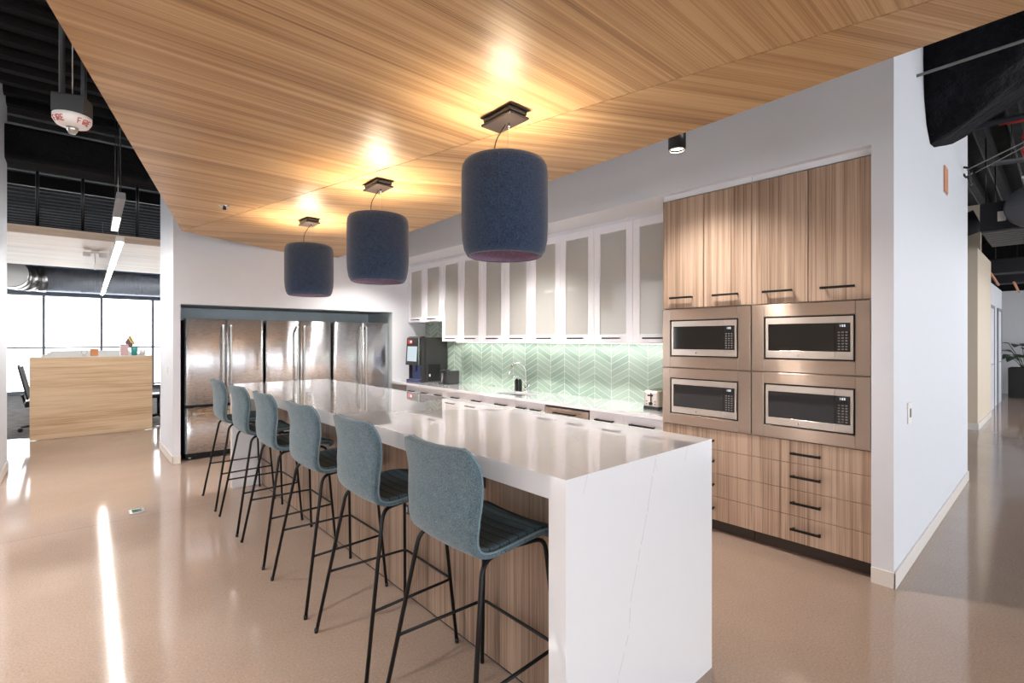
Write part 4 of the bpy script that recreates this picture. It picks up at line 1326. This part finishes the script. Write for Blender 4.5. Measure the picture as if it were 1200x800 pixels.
# cables and trays
ca = tag(obj('cable_bundle', tube(B(), [(6.9, .66, 3.28), (6.4, .2, 3.32), (5.8, -.5, 3.5)], .006, 8), 'cable_grey'), 'upper grey cable slung from the white corridor wall', 'cable', 'cables slung off the corridor wall')
ca = tag(obj('cable_bundle', tube(B(), [(6.95, .60, 3.25), (6.4, .22, 3.27), (5.8, -.45, 3.42)], .005, 8), 'cable_grey'), 'lower grey cable slung from the white corridor wall', 'cable', 'cables slung off the corridor wall')
cb = thing('cable_hook', 'black hook holding the cables at the corridor wall', 'hook', (6.92, .690, 3.27))
obj('hook', tube(B(), [(0, -.0005, .05), (0, -.05, .03), (0, -.06, -.03), (0, -.02, -.06), (0, .0, -.02)], .012, 8), 'black_satin', cb)
obj('tail', tube(B(), [(0, -.03, -.05), (.06, -.05, -.12), (.14, -.05, -.11)], .010, 8), 'black_satin', cb)
rp = thing('red_cable', 'red cable bundle dangling under the corridor deck', 'cable', (8.0, .24, 3.86))
obj('strand', tube(B(), [(0, .25, .16), (0, .05, .14), (0, -.1, .15)], .02, 8), 'red_paint', rp)
obj('strand', tube(B(), [(0, -.02, .14), (.02, .0, -.02), (0, .06, -.20), (.02, .02, -.34)], .018, 8), 'red_paint', rp)
obj('strand', tube(B(), [(0, .05, .48), (.02, .02, .14), (.05, .06, -.05), (.03, -.02, -.22)], .014, 8), 'red_paint', rp)
for k, (x, y, z, L) in enumerate(((8.6, .42, 3.70, .5), (8.9, .1, 3.74, .5), (8.3, -.25, 3.66, .5))):
    o = thing('cable_tray', ['grey cable tray segment nearest the white corridor wall', 'grey cable tray segment hung in the middle of the corridor deck', 'grey cable tray segment farthest into the corridor deck'][k], 'cable tray', (x, y, z), .3, 'cable tray segments over the corridor')
    obj('tray', box(-.06, .06, -.17, .17, 0, .03), 'duct_grey', o)
    obj('hanger', tube(B(), [(0, 0, .03), (0, 0, H_DECK - z - .03)], .005, 6), 'black_satin', o)
cp_ = tag(obj('corridor_pipe', tube(B(), [(7.4, -3, 3.86), (7.4, 3.3, 3.86)], .03, 10), 'duct_dark'), 'dark pipe running crosswise under the corridor deck', 'pipe')
for y in (-2.5, .2): obj('hanger', tube(B(), [(7.4, y, 3.89), (7.4, y, H_DECK - .02)], .005, 6), 'black_satin', cp_)
tag(obj('ceiling_light_panel', box(9.2, 9.45, .18, .36, 3.62, 3.65, bev=.004), 'screen_white'), 'small pale plate hanging beside the air handling unit', 'plate')
for k, (x, z) in enumerate(((14.5, 2.92), (16.5, 2.86))):
    tag(obj('corridor_duct', box(x, x + .5, -4, 1.2, z, z + .3, bev=.02), 'duct_dark'), ['dark flat duct crossing the corridor behind the air handler', 'dark flat duct crossing the corridor above the potted plant'][k], 'duct', 'flat ducts across the corridor')
    q_ = tag(obj('copper_pipe', tube(B(), [(x - .3, 1.0 - k * .25, z - .02), (x + 1.6, 1.0 - k * .25, z - .12)], .025, 8), 'amber_sign'), ['copper coloured pipe beside the beige column top', 'copper coloured pipe farther along the corridor'][k], 'pipe', 'copper pipes in the corridor')
    obj('hanger', tube(B(), [(x + .9, 1.0 - k * .25, z - .05), (x + .9, 1.0 - k * .25, H_DECK - .02)], .006, 6), 'black_satin', q_)

# potted plant at the end of the corridor
pp = thing('potted_plant', 'broad-leaved green plant in a tall black square planter', 'potted plant', (18.6, .64, 0))
bm = B(); bx(bm, -.28, .28, -.30, .32, 0, .78, .01, 2)
obj('planter', bm, 'pot_black', pp)
obj('soil', box(-.25, .25, -.27, .29, .781, .79), 'soil', pp)
def leaf(bm, base, d, L, W, droop, seed):
    rnd = random.Random(seed)
    d = Vector(d).normalized(); side = d.cross(Vector((0, 0, 1))).normalized(); up = side.cross(d).normalized()
    n = 9
    rows = []
    for i in range(n + 1):
        u = i / n
        c = Vector(base) + d * (L * u) + Vector((0, 0, -droop * L * u * u))
        w = W * math.sin(PI * min(1, u * .96 + .04)) ** .8 * (1 - .2 * u)
        rows.append([bm.verts.new(c + side * (w * s) + up * (.10 * w * (abs(s) * 1.6))) for s in (-1, -.5, 0, .5, 1)])
    for a, b in zip(rows, rows[1:]):
        for k in range(4):
            f = bm.faces.new((a[k], a[k + 1], b[k + 1], b[k])); f.smooth = True
rnd = random.Random(3)
for i in range(22):
    a = 2 * PI * i * .382; tilt = rnd.uniform(.25, 1.1); hgt = rnd.uniform(.3, .85)
    base = (.08 * math.cos(a), .08 * math.sin(a), .79)
    tip = Vector((math.cos(a) * tilt * .38, math.sin(a) * tilt * .38, .79 + hgt * .75))
    s = obj('leaf', B() if False else (lambda bm: (leaf(bm, tip, (math.cos(a), math.sin(a), .75 - .5 * tilt), rnd.uniform(.42, .66), rnd.uniform(.11, .17), .5, i), tube(bm, [base, (Vector(base) + tip) / 2 + Vector((0, 0, .05)), tip], .008, 6), bm)[-1])(B()), 'leaf_green', pp)

# ================================================================== LIGHT
w = bpy.data.worlds.new('world')
S.world = w
w.use_nodes = True
nt = w.node_tree
bg = nt.nodes['Background']
sky = nt.nodes.new('ShaderNodeTexSky')
sky.sky_type = 'HOSEK_WILKIE'
sky.turbidity = 6
sky.sun_direction = (-.3, .4, .85)
hsv = nt.nodes.new('ShaderNodeMix'); hsv.data_type = 'RGBA'
hsv.inputs[0].default_value = .93
hsv.inputs[7].default_value = (.94, .97, 1.0, 1)
nt.links.new(sky.outputs[0], hsv.inputs[6])
nt.links.new(hsv.outputs[2], bg.inputs[0])
bg.inputs[1].default_value = 3.1

# ------------------------------------------------------------------ colour management
S.view_settings.view_transform = 'Standard'
S.view_settings.look = 'None'
S.view_settings.gamma = 1.0
S.view_settings.use_curve_mapping = False
S.view_settings.exposure = 1.02
S.cycles.use_denoising = True
S.cycles.max_bounces = 10
S.cycles.diffuse_bounces = 6
S.cycles.glossy_bounces = 5
S.cycles.transmission_bounces = 6
S.cycles.transparent_max_bounces = 12
S.cycles.sample_clamp_indirect = 6.0
S.cycles.caustics_reflective = False
S.cycles.caustics_refractive = False
